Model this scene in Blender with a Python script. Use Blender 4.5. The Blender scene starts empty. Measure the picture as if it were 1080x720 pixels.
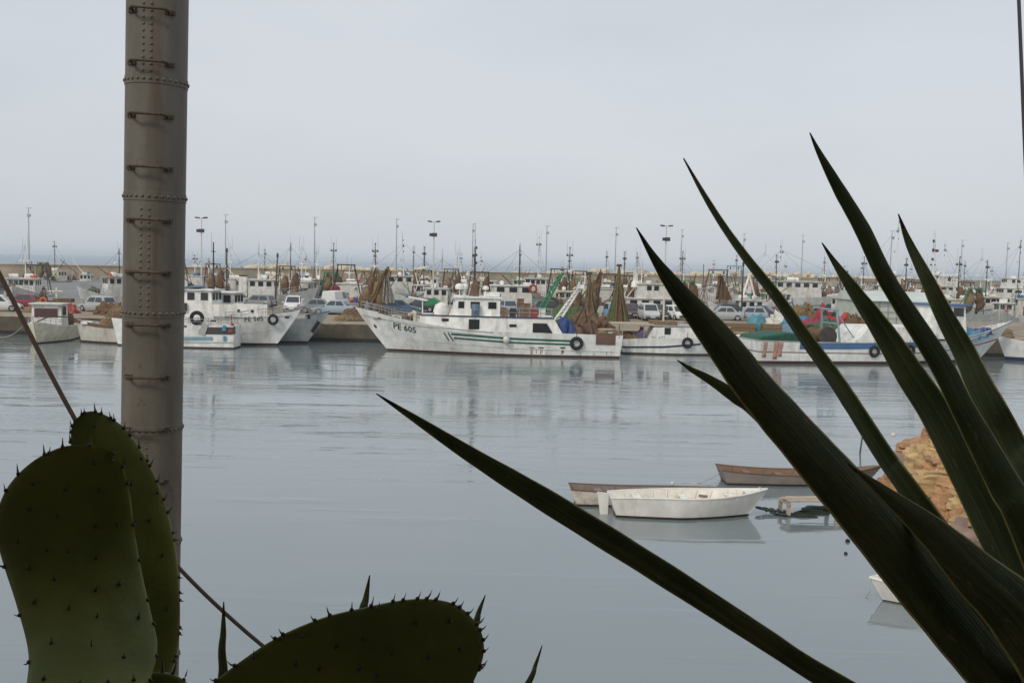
import bpy, math, random
from mathutils import Vector, Matrix, noise
random.seed(11)
SC = bpy.context.scene
COL = SC.collection
R = math.radians
PI = math.pi

# ------------------------------------------------------------------ camera
F = 1050.0; CW, CH = 540.0, 360.0
CAM_H = 6.9
PITCH, ROLL = 4.44, 1.33
MROT = Matrix.Rotation(R(90 - PITCH), 3, 'X') @ Matrix.Rotation(R(ROLL), 3, 'Z')
EYE = Vector((0, 0, CAM_H))
cam_data = bpy.data.cameras.new('camera')
cam = bpy.data.objects.new('camera', cam_data); COL.objects.link(cam)
cam.matrix_world = Matrix.Translation(EYE) @ MROT.to_4x4()
cam_data.sensor_width = 36.0; cam_data.lens = 35.0
cam_data.clip_start = 0.05; cam_data.clip_end = 20000
SC.camera = cam

def ray(u, v):
    return MROT @ Vector(((u - CW) / F, -(v - CH) / F, -1.0))
def at(u, v, d):                       # the point at distance d (along world Y) seen at photo pixel u, v
    r = ray(u, v); return EYE + r * (d / r.y)
def on(u, v, z=0.0):                   # the point at height z seen at photo pixel u, v
    r = ray(u, v); return EYE + r * ((z - CAM_H) / r.z)
def hor(u): return 278.5 + 0.0232 * (u - 540)

# ------------------------------------------------------------------ materials
MATS = {}
def mat(name, col, rough=.6, metal=0.0, var=.18, scale=2.0, dirt=None, damt=.0, dscale=1.5, streak=1.0, bump=0.0, bscale=20, spec=.4, trans=0.0, sub=0.0):
    if name in MATS: return MATS[name]
    m = bpy.data.materials.new(name); m.use_nodes = True
    nt = m.node_tree; N = nt.nodes; L = nt.links
    bs = N['Principled BSDF']
    bs.inputs['Roughness'].default_value = rough
    bs.inputs['Metallic'].default_value = metal
    bs.inputs['Specular IOR Level'].default_value = spec
    if trans: bs.inputs['Transmission Weight'].default_value = trans
    tc = N.new('ShaderNodeTexCoord')
    n1 = N.new('ShaderNodeTexNoise'); n1.inputs['Scale'].default_value = scale; n1.inputs['Detail'].default_value = 6
    L.new(tc.outputs['Object'], n1.inputs['Vector'])
    mr = N.new('ShaderNodeMapRange'); mr.inputs['From Min'].default_value = .3; mr.inputs['From Max'].default_value = .7
    mr.inputs['To Min'].default_value = 1 - var; mr.inputs['To Max'].default_value = 1 + var * .6
    L.new(n1.outputs['Fac'], mr.inputs['Value'])
    mx = N.new('ShaderNodeMix'); mx.data_type = 'RGBA'; mx.blend_type = 'MULTIPLY'; mx.inputs['Factor'].default_value = 1
    mx.inputs[6].default_value = (*col, 1)
    L.new(mr.outputs['Result'], mx.inputs[7])
    out = mx.outputs[2]
    if dirt:
        mp = N.new('ShaderNodeMapping'); mp.inputs['Scale'].default_value = (dscale, dscale, dscale / streak)
        L.new(tc.outputs['Object'], mp.inputs['Vector'])
        n2 = N.new('ShaderNodeTexNoise'); n2.inputs['Scale'].default_value = 1.0; n2.inputs['Detail'].default_value = 8; n2.inputs['Roughness'].default_value = .65
        L.new(mp.outputs['Vector'], n2.inputs['Vector'])
        r2 = N.new('ShaderNodeMapRange'); r2.inputs['From Min'].default_value = .62 - .3 * damt; r2.inputs['From Max'].default_value = .82 - .2 * damt
        r2.inputs['To Max'].default_value = min(1, .35 + damt)
        L.new(n2.outputs['Fac'], r2.inputs['Value'])
        m2 = N.new('ShaderNodeMix'); m2.data_type = 'RGBA'
        L.new(r2.outputs['Result'], m2.inputs['Factor']); L.new(out, m2.inputs[6]); m2.inputs[7].default_value = (*dirt, 1)
        out = m2.outputs[2]
    L.new(out, bs.inputs['Base Color'])
    if bump:
        n3 = N.new('ShaderNodeTexNoise'); n3.inputs['Scale'].default_value = bscale; n3.inputs['Detail'].default_value = 6
        L.new(tc.outputs['Object'], n3.inputs['Vector'])
        b = N.new('ShaderNodeBump'); b.inputs['Strength'].default_value = 1; b.inputs['Distance'].default_value = bump
        L.new(n3.outputs['Fac'], b.inputs['Height']); L.new(b.outputs['Normal'], bs.inputs['Normal'])
    MATS[name] = m; return m

RUST = (.19, .075, .028)
GRIME = (.30, .26, .20)
M_white = mat('weathered_white_paint', (.82, .81, .77), .5, dirt=GRIME, damt=.40, dscale=1.2, streak=4)
M_hull = mat('white_hull_paint', (.77, .77, .74), .45, dirt=(.34, .30, .23), damt=.42, dscale=.9, streak=5)
M_hull_old = mat('rust_streaked_hull_paint', (.58, .56, .50), .6, dirt=RUST, damt=.42, dscale=1.1, streak=5)
M_cream = mat('cream_paint', (.70, .64, .50), .55, dirt=GRIME, damt=.25)
M_grey_hull = mat('grey_hull_paint', (.36, .38, .38), .5, dirt=(.25, .22, .18), damt=.3, streak=4)
M_blue = mat('blue_paint', (.07, .15, .29), .5, dirt=(.3, .33, .36), damt=.25)
M_ltblue = mat('pale_blue_paint', (.20, .36, .44), .5, dirt=GRIME, damt=.2)
M_navy = mat('navy_paint', (.02, .03, .08), .5)
M_green = mat('green_stripe_paint', (.02, .12, .08), .5)
M_green_frame = mat('green_steel_paint', (.03, .22, .10), .5, dirt=RUST, damt=.2)
M_black = mat('black_paint', (.025, .025, .025), .6)
M_boot = mat('dark_antifouling', (.05, .025, .02), .8, dirt=(.03, .035, .02), damt=.5)
M_redboot = mat('red_antifouling', (.07, .03, .022), .8, dirt=(.04, .03, .02), damt=.4)
M_glass = mat('dark_window_glass', (.025, .03, .032), .12, var=.3, spec=.5)
M_brownglass = mat('brown_window_curtain', (.10, .05, .045), .3)
M_rusty = mat('rusty_steel', (.16, .095, .06), .85, dirt=(.30, .24, .18), damt=.3)
M_dark_steel = mat('dark_steel', (.06, .055, .05), .7, dirt=RUST, damt=.3)
M_grey_steel = mat('galvanised_steel', (.36, .37, .37), .5, metal=.3)
M_wood = mat('weathered_wood', (.27, .19, .12), .85, dirt=(.14, .10, .07), damt=.4, dscale=4, bump=.004)
M_wood_pale = mat('pale_bleached_wood', (.44, .37, .28), .85, dirt=(.22, .17, .12), damt=.3, dscale=5)
M_brownpaint = mat('red_brown_paint', (.165, .095, .065), .7, dirt=(.12, .08, .06), damt=.4)
M_deck = mat('worn_deck_boards', (.26, .22, .17), .85, dirt=(.15, .10, .07), damt=.4)
M_net_brown = mat('brown_fishing_net', (.17, .10, .055), .95, var=.6, scale=8, dirt=(.30, .20, .11), damt=.4, dscale=6, bump=.09, bscale=13)
M_net_tan = mat('tan_fishing_net', (.25, .175, .095), .95, var=.5, scale=8, dirt=(.18, .11, .06), damt=.4, dscale=6, bump=.09, bscale=13)
M_net_green = mat('green_fishing_net', (.10, .15, .07), .95, var=.5, scale=8, dirt=(.24, .17, .09), damt=.4, dscale=5, bump=.09, bscale=13)
M_net_grey = mat('grey_fishing_net', (.38, .36, .33), .95, var=.4, scale=8, dirt=(.2, .17, .13), damt=.4, dscale=6, bump=.09, bscale=13)
M_net_blue = mat('blue_tarpaulin', (.025, .06, .19), .6, var=.3, scale=4, bump=.03, bscale=5)
M_tarp_cyan = mat('bright_blue_tarpaulin', (.07, .23, .37), .6, var=.3, scale=4, bump=.03, bscale=5)
M_tarp_red = mat('red_tarpaulin', (.40, .04, .045), .6, var=.3, scale=4, bump=.03, bscale=5)
M_tarp_green = mat('green_tarpaulin', (.015, .085, .05), .7, var=.3, scale=4, bump=.03, bscale=5)
M_purple = mat('purple_cloth', (.13, .10, .19), .9)
M_orange = mat('orange_plastic', (.62, .13, .06), .5)
M_red = mat('red_paint', (.28, .045, .04), .5)
M_rubber = mat('black_rubber', (.02, .02, .02), .85)
M_rope = mat('grey_rope', (.33, .30, .25), .95)
M_concrete = mat('stained_concrete', (.33, .275, .20), .9, var=.35, scale=.6, dirt=(.19, .145, .095), damt=.55, dscale=.5, bump=.02, bscale=6)
M_quayface = mat('wet_quay_face', (.125, .105, .075), .9, var=.4, scale=.9, dirt=(.085, .075, .055), damt=.65, dscale=.9, streak=3, bump=.03, bscale=5)
M_weedline = mat('dark_weed_band', (.022, .022, .016), .7, var=.5, scale=3)
M_tarmac = mat('pale_tarmac', (.23, .235, .23), .9, var=.2, scale=.3, dirt=(.16, .15, .13), damt=.35, dscale=.2)
M_breakwater = mat('tan_breakwater_concrete', (.54, .43, .29), .9, var=.3, scale=.12, dirt=(.33, .26, .17), damt=.5, dscale=.18, streak=3, bump=.05, bscale=2)
M_pale_rock = mat('pale_limestone', (.62, .54, .40), .9, var=.25, scale=.5, dirt=(.4, .33, .24), damt=.35)
M_cloth = mat('dirty_white_cloth', (.62, .62, .58), .9, var=.2, bump=.02, bscale=6)

# ------------------------------------------------------------------ mesh building
class MB:
    def __init__(self): self.v = []; self.f = []; self.m = []; self.M = None
    def vert(self, p):
        p = Vector(p)
        if self.M: p = self.M @ p
        self.v.append(p); return len(self.v) - 1
    def face(self, ids, m=0): self.f.append(tuple(ids)); self.m.append(m)
    def box(self, c, s, m=0, rz=0.0, ry=0.0, taper=1.0):
        cx, cy, cz = c; hx, hy, hz = s[0] / 2, s[1] / 2, s[2] / 2
        rot = Matrix.Rotation(rz, 3, 'Z') @ Matrix.Rotation(ry, 3, 'Y'); ids = []
        for z, t in ((-hz, 1), (hz, taper)):
            for x, y in ((-hx, -hy), (hx, -hy), (hx, hy), (-hx, hy)):
                ids.append(self.vert(rot @ Vector((x * t, y * t, z)) + Vector(c)))
        a, b, c_, d, e, f, g, h = ids
        for q in ((d, c_, b, a), (e, f, g, h), (a, b, f, e), (b, c_, g, f), (c_, d, h, g), (d, a, e, h)): self.face(q, m)
    def tube(self, pts, r, n=6, m=0, caps=True):
        pts = [Vector(p) for p in pts]
        rs = r if isinstance(r, (list, tuple)) else [r] * len(pts)
        rings = []
        for i, p in enumerate(pts):
            a = pts[max(0, i - 1)]; b = pts[min(len(pts) - 1, i + 1)]
            t = (b - a).normalized()
            up = Vector((0, 0, 1)) if abs(t.z) < .9 else Vector((1, 0, 0))
            s = t.cross(up).normalized(); w = s.cross(t)
            rings.append([self.vert(p + (s * math.cos(2 * PI * k / n) + w * math.sin(2 * PI * k / n)) * rs[i]) for k in range(n)])
        for i in range(len(rings) - 1):
            for k in range(n):
                k2 = (k + 1) % n
                self.face((rings[i][k], rings[i + 1][k], rings[i + 1][k2], rings[i][k2]), m)
        if caps:
            self.face(rings[0], m); self.face(rings[-1][::-1], m)
    def prism(self, poly, y0, y1, m=0, axis='y', y0b=None):
        # poly of (a, b): extruded along y (a=x, b=z), along z (a=x, b=y) or along x (a=y, b=z)
        def P(a, b, c):
            return (a, c, b) if axis == 'y' else ((a, b, c) if axis == 'z' else (c, a, b))
        A = [self.vert(P(a, b, y0)) for a, b in poly]; B = [self.vert(P(a, b, y1)) for a, b in poly]
        self.face(A, m); self.face(B[::-1], m)
        n = len(poly)
        for i in range(n): self.face((A[i], B[i], B[(i + 1) % n], A[(i + 1) % n]), m)
    def lathe(self, prof, n=16, c=(0, 0, 0), m=0, axis='z'):
        rings = []
        for r_, z in prof:
            ring = []
            for k in range(n):
                a = 2 * PI * k / n
                p = Vector((r_ * math.cos(a), r_ * math.sin(a), z))
                if axis == 'x': p = Vector((p.z, p.x, p.y))
                if axis == 'y': p = Vector((p.x, p.z, p.y))
                ring.append(self.vert(p + Vector(c)))
            rings.append(ring)
        for i in range(len(rings) - 1):
            for k in range(n): self.face((rings[i][k], rings[i][(k + 1) % n], rings[i + 1][(k + 1) % n], rings[i + 1][k]), m)
        self.face(rings[0][::-1], m); self.face(rings[-1], m)
    def torus(self, c, R0, r0, axis='y', n=14, k=7, m=0):
        g = []
        for i in range(n):
            a = 2 * PI * i / n; ring = []
            for j in range(k):
                b = 2 * PI * j / k
                x = (R0 + r0 * math.cos(b)) * math.cos(a); z = (R0 + r0 * math.cos(b)) * math.sin(a); y = r0 * math.sin(b)
                p = (x, y, z) if axis == 'y' else ((y, x, z) if axis == 'x' else (x, z, y))
                ring.append(self.vert(Vector(p) + Vector(c)))
            g.append(ring)
        for i in range(n):
            for j in range(k): self.face((g[i][j], g[(i + 1) % n][j], g[(i + 1) % n][(j + 1) % k], g[i][(j + 1) % k]), m)
    def blob(self, c, s, m=0, seed=0, nu=20, nv=10, amp=.3, freq=1.3, flat=True):
        # an uneven heap: an ellipsoid pushed about by noise, flat underneath
        g = []
        for j in range(nv + 1):
            th = PI * j / nv; ring = []
            for i in range(nu):
                a = 2 * PI * i / nu
                d = Vector((math.sin(th) * math.cos(a), math.sin(th) * math.sin(a), math.cos(th)))
                q = Vector((d.x * s[0], d.y * s[1], d.z * s[2])) * freq + Vector((seed * 7.3, seed * 3.1, seed * 1.7))
                k = 1 + amp * (noise.noise(q) + .5 * noise.noise(q * 2.3) + .3 * noise.noise(q * 5))
                p = Vector((d.x * s[0] * k, d.y * s[1] * k, d.z * s[2] * k))
                if flat and p.z < 0: p.z = max(p.z, -.02)
                ring.append(self.vert(p + Vector(c)))
            g.append(ring)
        for j in range(nv):
            for i in range(nu): self.face((g[j][i], g[j + 1][i], g[j + 1][(i + 1) % nu], g[j][(i + 1) % nu]), m)
    def build(self, name, mats, parent=None, smooth=False, recalc=True, bevel=0.0):
        me = bpy.data.meshes.new(name)
        me.from_pydata([tuple(p) for p in self.v], [], self.f)
        mats = mats if isinstance(mats, (list, tuple)) else [mats]
        for m in mats: me.materials.append(m)
        me.polygons.foreach_set('material_index', self.m)
        if recalc:
            import bmesh
            b = bmesh.new(); b.from_mesh(me); bmesh.ops.recalc_face_normals(b, faces=b.faces); b.to_mesh(me); b.free()
        if smooth:
            me.polygons.foreach_set('use_smooth', [True] * len(me.polygons))
        me.update()
        o = bpy.data.objects.new(name, me); COL.objects.link(o)
        if smooth and smooth != 'all':
            try: me.set_sharp_from_angle(angle=R(smooth if smooth is not True else 40))
            except Exception: pass
        if bevel:
            bv = o.modifiers.new('bevel', 'BEVEL'); bv.width = bevel; bv.segments = 2; bv.limit_method = 'ANGLE'
        if parent: o.parent = parent
        return o

def tag(o, label=None, cat=None, group=None, kind=None):
    if label: o['label'] = label
    if cat: o['category'] = cat
    if group: o['group'] = group
    if kind: o['kind'] = kind
    return o
def empty(name, loc, rz=0.0):
    o = bpy.data.objects.new(name, None); COL.objects.link(o)
    o.location = loc; o.rotation_euler = (0, 0, rz); o.empty_display_size = .3
    return o
def copy_tree(o, parent=None):
    c = o.copy(); COL.objects.link(c)
    if parent: c.parent = parent
    for ch in list(o.children): copy_tree(ch, c)
    return c
def text_mesh(s, size):
    cu = bpy.data.curves.new('lettering', 'FONT'); cu.body = s; cu.size = size; cu.resolution_u = 2; cu.offset = size * .012
    o = bpy.data.objects.new('lettering', cu); COL.objects.link(o)
    bpy.context.view_layer.update()
    me = o.to_mesh(); V = [v.co.copy() for v in me.vertices]; Fc = [tuple(p.vertices) for p in me.polygons]
    o.to_mesh_clear(); bpy.data.objects.remove(o); bpy.data.curves.remove(cu)
    return V, Fc

# ------------------------------------------------------------------ world, sun
SUN_EL, SUN_AZ = 40.0, 218.0      # direction the light comes FROM; azimuth clockwise from +Y
w = bpy.data.worlds.new('World'); SC.world = w; w.use_nodes = True
N = w.node_tree.nodes; L = w.node_tree.links
bg = N['Background']
sky = N.new('ShaderNodeTexSky'); sky.sky_type = 'NISHITA'; sky.sun_disc = False
sky.sun_elevation = R(SUN_EL); sky.sun_rotation = R(SUN_AZ); sky.air_density = 1.2; sky.dust_density = 3; sky.ozone_density = 1
tc = N.new('ShaderNodeTexCoord')
mp = N.new('ShaderNodeMapping'); mp.inputs['Scale'].default_value = (1, 1, 3.5)
L.new(tc.outputs['Generated'], mp.inputs['Vector'])
nz = N.new('ShaderNodeTexNoise'); nz.inputs['Scale'].default_value = 1.6; nz.inputs['Detail'].default_value = 5; nz.inputs['Roughness'].default_value = .5
L.new(mp.outputs['Vector'], nz.inputs['Vector'])
cr = N.new('ShaderNodeValToRGB')
cr.color_ramp.elements[0].position = .34; cr.color_ramp.elements[0].color = (5.35, 5.8, 6.3, 1)
cr.color_ramp.elements[1].position = .68; cr.color_ramp.elements[1].color = (6.4, 6.65, 7.05, 1)
L.new(nz.outputs['Fac'], cr.inputs['Fac'])
mx = N.new('ShaderNodeMix'); mx.data_type = 'RGBA'; mx.inputs['Factor'].default_value = .88
L.new(sky.outputs['Color'], mx.inputs[6]); L.new(cr.outputs['Color'], mx.inputs[7])
L.new(mx.outputs[2], bg.inputs['Color']); bg.inputs['Strength'].default_value = .111
sun = bpy.data.lights.new('sun', 'SUN'); sun.energy = 1.5; sun.angle = R(14); sun.color = (1, .93, .82)
so = bpy.data.objects.new('sun', sun); COL.objects.link(so)
a = R(SUN_AZ); dirv = Vector((math.sin(a) * math.cos(R(SUN_EL)), math.cos(a) * math.cos(R(SUN_EL)), math.sin(R(SUN_EL))))
so.rotation_euler = dirv.to_track_quat('Z', 'Y').to_euler()
SC.view_settings.view_transform = 'Standard'; SC.view_settings.look = 'None'
SC.view_settings.exposure = 0; SC.view_settings.gamma = 1
SC.cycles.max_bounces = 6; SC.cycles.diffuse_bounces = 3; SC.cycles.glossy_bounces = 3
SC.cycles.use_denoising = True

# ------------------------------------------------------------------ water
def water_mat(name, base, rough, amp, mask=True, ior=2.15):
    m = bpy.data.materials.new(name); m.use_nodes = True
    nt = m.node_tree; N = nt.nodes; L = nt.links; bs = N['Principled BSDF']
    bs.inputs['Base Color'].default_value = (*base, 1); bs.inputs['Roughness'].default_value = rough
    bs.inputs['IOR'].default_value = ior; bs.inputs['Specular IOR Level'].default_value = .5
    g = N.new('ShaderNodeNewGeometry')
    def nz(sx, sy, det, ro=.5):
        mp = N.new('ShaderNodeMapping'); mp.inputs['Scale'].default_value = (sx, sy, 1); L.new(g.outputs['Position'], mp.inputs['Vector'])
        n = N.new('ShaderNodeTexNoise'); n.inputs['Scale'].default_value = 1; n.inputs['Detail'].default_value = det; n.inputs['Roughness'].default_value = ro
        L.new(mp.outputs['Vector'], n.inputs['Vector']); return n.outputs['Fac']
    def mth(op, a, b):
        n = N.new('ShaderNodeMath'); n.operation = op
        for i, x in enumerate((a, b)):
            if isinstance(x, (int, float)): n.inputs[i].default_value = x
            else: L.new(x, n.inputs[i])
        return n.outputs[0]
    big = nz(.3, .95, 3); small = nz(1.1, 4.2, 3, .62); swell = nz(.05, .12, 2)
    h = mth('ADD', mth('MULTIPLY', big, .75), mth('MULTIPLY', small, .30))
    h = mth('ADD', h, mth('MULTIPLY', swell, .5))
    if mask:
        def rng(src, a_, b_, c_, d_):
            r = N.new('ShaderNodeMapRange'); r.interpolation_type = 'SMOOTHSTEP'
            for k_, v_ in zip(('From Min', 'From Max', 'To Min', 'To Max'), (a_, b_, c_, d_)): r.inputs[k_].default_value = v_
            L.new(src, r.inputs['Value']); return r.outputs[0]
        sp = N.new('ShaderNodeSeparateXYZ'); L.new(g.outputs['Position'], sp.inputs[0])
        patch = rng(nz(.016, .09, 4, .55), .40, .62, .22, 1.0)
        streak = rng(nz(.12, .8, 3, .6), .56, .70, 0.0, .5)
        far = mth('MULTIPLY', rng(sp.outputs['Y'], 22, 52, .14, 1.0), rng(sp.outputs['Y'], 54, 73, 1.0, .3))
        h = mth('MULTIPLY', h, mth('MULTIPLY', mth('ADD', patch, streak), far))
    b = N.new('ShaderNodeBump'); b.inputs['Strength'].default_value = 1.0; b.inputs['Distance'].default_value = amp
    L.new(h, b.inputs['Height']); L.new(b.outputs['Normal'], bs.inputs['Normal'])
    return m
M_harbour = water_mat('harbour_water', (.17, .208, .218), .025, .085)
M_sea = water_mat('open_sea_water', (.20, .27, .33), .35, .6, mask=False, ior=1.45)
BW_A = Vector((-150, 196.0)); BW_B = Vector((190, 440.0))      # line of the breakwater wall, inner face
bwd = (BW_B - BW_A).normalized(); bwn = Vector((-bwd.y, bwd.x))
if bwn.y < 0: bwn = -bwn
BW_A -= bwd * 120; BW_B += bwd * 160
def bw(t, off): return BW_A.lerp(BW_B, t) + bwn * off
mb = MB()
p = [(-500, -30), (500, -30), (500, (BW_B + bwn * 6).y), tuple(BW_B + bwn * 6), tuple(BW_A + bwn * 6), (-500, (BW_A + bwn * 6).y)]
mb.face([mb.vert((x, y, 0)) for x, y in p])
tag(mb.build('harbour_water', M_harbour), 'calm grey harbour water with faint ripples', kind='structure')
mb = MB()
A6, B6 = BW_A + bwn * 6, BW_B + bwn * 6
p = [(A6.x, A6.y), (B6.x, B6.y), (500, B6.y), (9000, B6.y), (9000, 15000), (-9000, 15000), (-9000, A6.y), (-500, A6.y)]
mb.face([mb.vert((x, y, 0)) for x, y in p])
tag(mb.build('open_sea', M_sea), 'blue grey open sea beyond the breakwater', kind='structure')

# ------------------------------------------------------------------ quays and breakwater
QY0, QY1, QZ = 84.0, 116.0, 1.5
def quay(name, poly, top, z, label):
    mb = MB(); n = len(poly)
    for za, zb, m in ((-1.5, .32, 2), (.32, z, 1)):
        off = .0 if m == 1 else .012
        A = [mb.vert((x, y, za)) for x, y in poly]; B = [mb.vert((x, y, zb)) for x, y in poly]
        for i in range(n): mb.face((A[i], A[(i + 1) % n], B[(i + 1) % n], B[i]), m)
    mb.face([mb.vert((x, y, z)) for x, y in poly], 0)
    return tag(mb.build(name, [top, M_quayface, M_weedline]), label, kind='structure')
quay('quay', [(-230, QY0), (230, QY0), (230, QY1), (-230, QY1)], M_concrete, QZ, 'brown stained concrete quay with parked cars')
mb = MB(); mb.box((0, QY0 + .22, QZ + .05), (458, .5, .1)); tag(mb.build('quay_kerb', M_wood_pale), 'pale stone edge along the quay', kind='structure')
quay('slipway', [(-56.5, QY1 + .01), (-48.0, QY1 + .01), (-73.0, 214.0), (-100.0, 195.0)], M_tarmac, QZ - .02, 'grey tarmac strip leading back to the breakwater')
pts = [tuple(bw(0, -26)), tuple(bw(1, -26)), tuple(bw(1, 2)), tuple(bw(0, 2))]
quay('outer_quay', pts, M_tarmac, QZ - .04, 'grey quay along the foot of the breakwater wall')
root = empty('breakwater_wall', (bw(.5, 0).x, bw(.5, 0).y, 0), math.atan2(bwd.y, bwd.x))
tag(root, 'long tan concrete breakwater wall closing the harbour off from the sea', 'breakwater')
Lw = (BW_B - BW_A).length
mb = MB(); mb.box((0, 1.4, 2.0), (Lw, 2.8, 4.4)); mb.build('wall', M_breakwater, root)
mb = MB()
k = -Lw / 2 + 4
while k < Lw / 2 - 4:
    mb.box((k, 1.35, 4.27), (7.94, 3.2, .16)); k += 8
mb.build('coping', M_breakwater, root)
mb = MB()
k = -Lw / 2 + 6
while k < Lw / 2: mb.box((k, -.01, 2.0), (.5, .1, 4.1)); k += 12
mb.build('buttress', M_breakwater, root)

# boulders heaped on the seaward side, their tops showing above the wall
def rock_mesh(seed, amp=.28, sub=3, layers=0.0):
    import bmesh
    b = bmesh.new(); bmesh.ops.create_icosphere(b, subdivisions=sub, radius=1)
    for v in b.verts:
        q = v.co * 1.1 + Vector((seed * 5.1, seed * 2.3, seed))
        k = 1 + amp * (-.35 * (1 - abs(noise.noise(q * 1.6 + Vector((3, 3, 3)))) * 3) + noise.noise(q) * 1.4 + noise.noise(q * 2.1) * .7 + noise.noise(q * 4.5) * .35 + noise.noise(q * 9) * .15)
        c = v.co * k
        for ax in range(3):                                   # flatten some sides so it reads as broken stone
            lim = .72 + .18 * noise.noise(Vector((seed, ax * 3.3, 1)))
            if abs(c[ax]) > lim: c[ax] = math.copysign(lim + (abs(c[ax]) - lim) * .25, c[ax])
        if layers:
            c.x *= 1 + layers * noise.noise(Vector((seed, 0, c.z * 7))) ; c.y *= 1 + layers * noise.noise(Vector((0, seed, c.z * 7)))
        v.co = c
    me = bpy.data.meshes.new('boulder'); b.to_mesh(me); b.free()
    return me
BW_ROCKS = [rock_mesh(s, .3, 2) for s in range(5)]
for me in BW_ROCKS: me.materials.append(M_pale_rock)
def bw_rock(u, vtop, s):
    # a rock behind the wall whose top shows at photo pixel u, vtop
    d = 230
    for _ in range(12):
        q = at(u, 285, d); t = (Vector((q.x, q.y)) - BW_A).dot(bwd) / Lw
        d += (bw(t, 5.5) - Vector((q.x, q.y))).dot(bwn) * .8
    top = at(u, vtop, d)
    o = bpy.data.objects.new('breakwater_boulder', random.choice(BW_ROCKS)); COL.objects.link(o)
    o.scale = (s * random.uniform(.9, 1.3), s, s * random.uniform(.6, .8))
    o.location = (top.x, top.y, top.z - o.scale.z * .75); o.rotation_euler = (random.uniform(-.3, .3), random.uniform(-.3, .3), random.uniform(0, 6))
    tag(o, 'pale limestone boulder showing over the top of the breakwater wall', 'boulder', 'pale boulders heaped behind the breakwater wall')
def wall_top(u):                                              # photo row of the wall's top edge at column u
    return 281.5 + (u - 60) * .0158
random.seed(3)
for u0, u1, n, h in ((198, 225, 3, 3), (262, 330, 7, 5), (340, 362, 4, 5), (366, 400, 5, 4), (408, 470, 7, 4), (505, 560, 5, 2.5), (575, 612, 5, 4.5), (618, 690, 13, 6), (690, 760, 13, 5), (760, 860, 18, 6), (862, 950, 14, 4), (955, 1000, 6, 4)):
    for i in range(n):
        u = u0 + (u1 - u0) * (i + random.uniform(.1, .9)) / n
        bw_rock(u, wall_top(u) - random.uniform(.4, 1.0) * h * 1.25, random.uniform(1.5, 2.7))

# ------------------------------------------------------------------ boats
class Hull:
    def __init__(s, L, B, zm, zb, zs, rake=1.4, tran=.75, low_bow=.15, low_mid=.86, full=2.2, z0=-.4, srake=-.25, mid=.38):
        s.L, s.B, s.zm, s.zb, s.zs, s.rake, s.tran, s.lb, s.lm, s.full, s.z0, s.srake, s.mid = L, B, zm, zb, zs, rake, tran, low_bow, low_mid, full, z0, srake, mid
    def sheer(s, t):
        if t > s.mid: return s.zm + (s.zb - s.zm) * ((t - s.mid) / (1 - s.mid)) ** 2
        return s.zm + (s.zs - s.zm) * ((s.mid - t) / s.mid) ** 2
    def P(s, t, k, side=1, inset=0.0):                        # t from stern to bow, k from keel line to sheer
        z = s.z0 + (s.sheer(t) - s.z0) * k
        xb = s.L / 2 - s.rake * max(0, 1 - k) ** 1.1; xs = -s.L / 2 - s.srake * (1 - k)
        x = xs + (xb - xs) * t
        tb = max(0, (t - s.mid) / (1 - s.mid))
        f = 1 - tb ** s.full if t > s.mid else s.tran + (1 - s.tran) * (t / s.mid) ** .8
        low = s.lm + (s.lb - s.lm) * tb
        y = s.B / 2 * f * (low + (1 - low) * max(0, k) ** .75)
        y = max(.015, y - inset)
        if inset: x -= inset * tb
        return Vector((x, side * y, z))
    def kz(s, t, z): return (z - s.z0) / (s.sheer(t) - s.z0)
    def find(s, x, z):
        t = .5; k = .5
        for _ in range(30):
            k = s.kz(t, z)
            xb = s.L / 2 - s.rake * max(0, 1 - k) ** 1.1; xs = -s.L / 2 - s.srake * (1 - k)
            t += (min(.999, max(0, (x - xs) / (xb - xs))) - t) * .7
        return t, k
    def yat(s, x, z, side):
        t, k = s.find(x, z); return s.P(t, k, side).y

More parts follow.
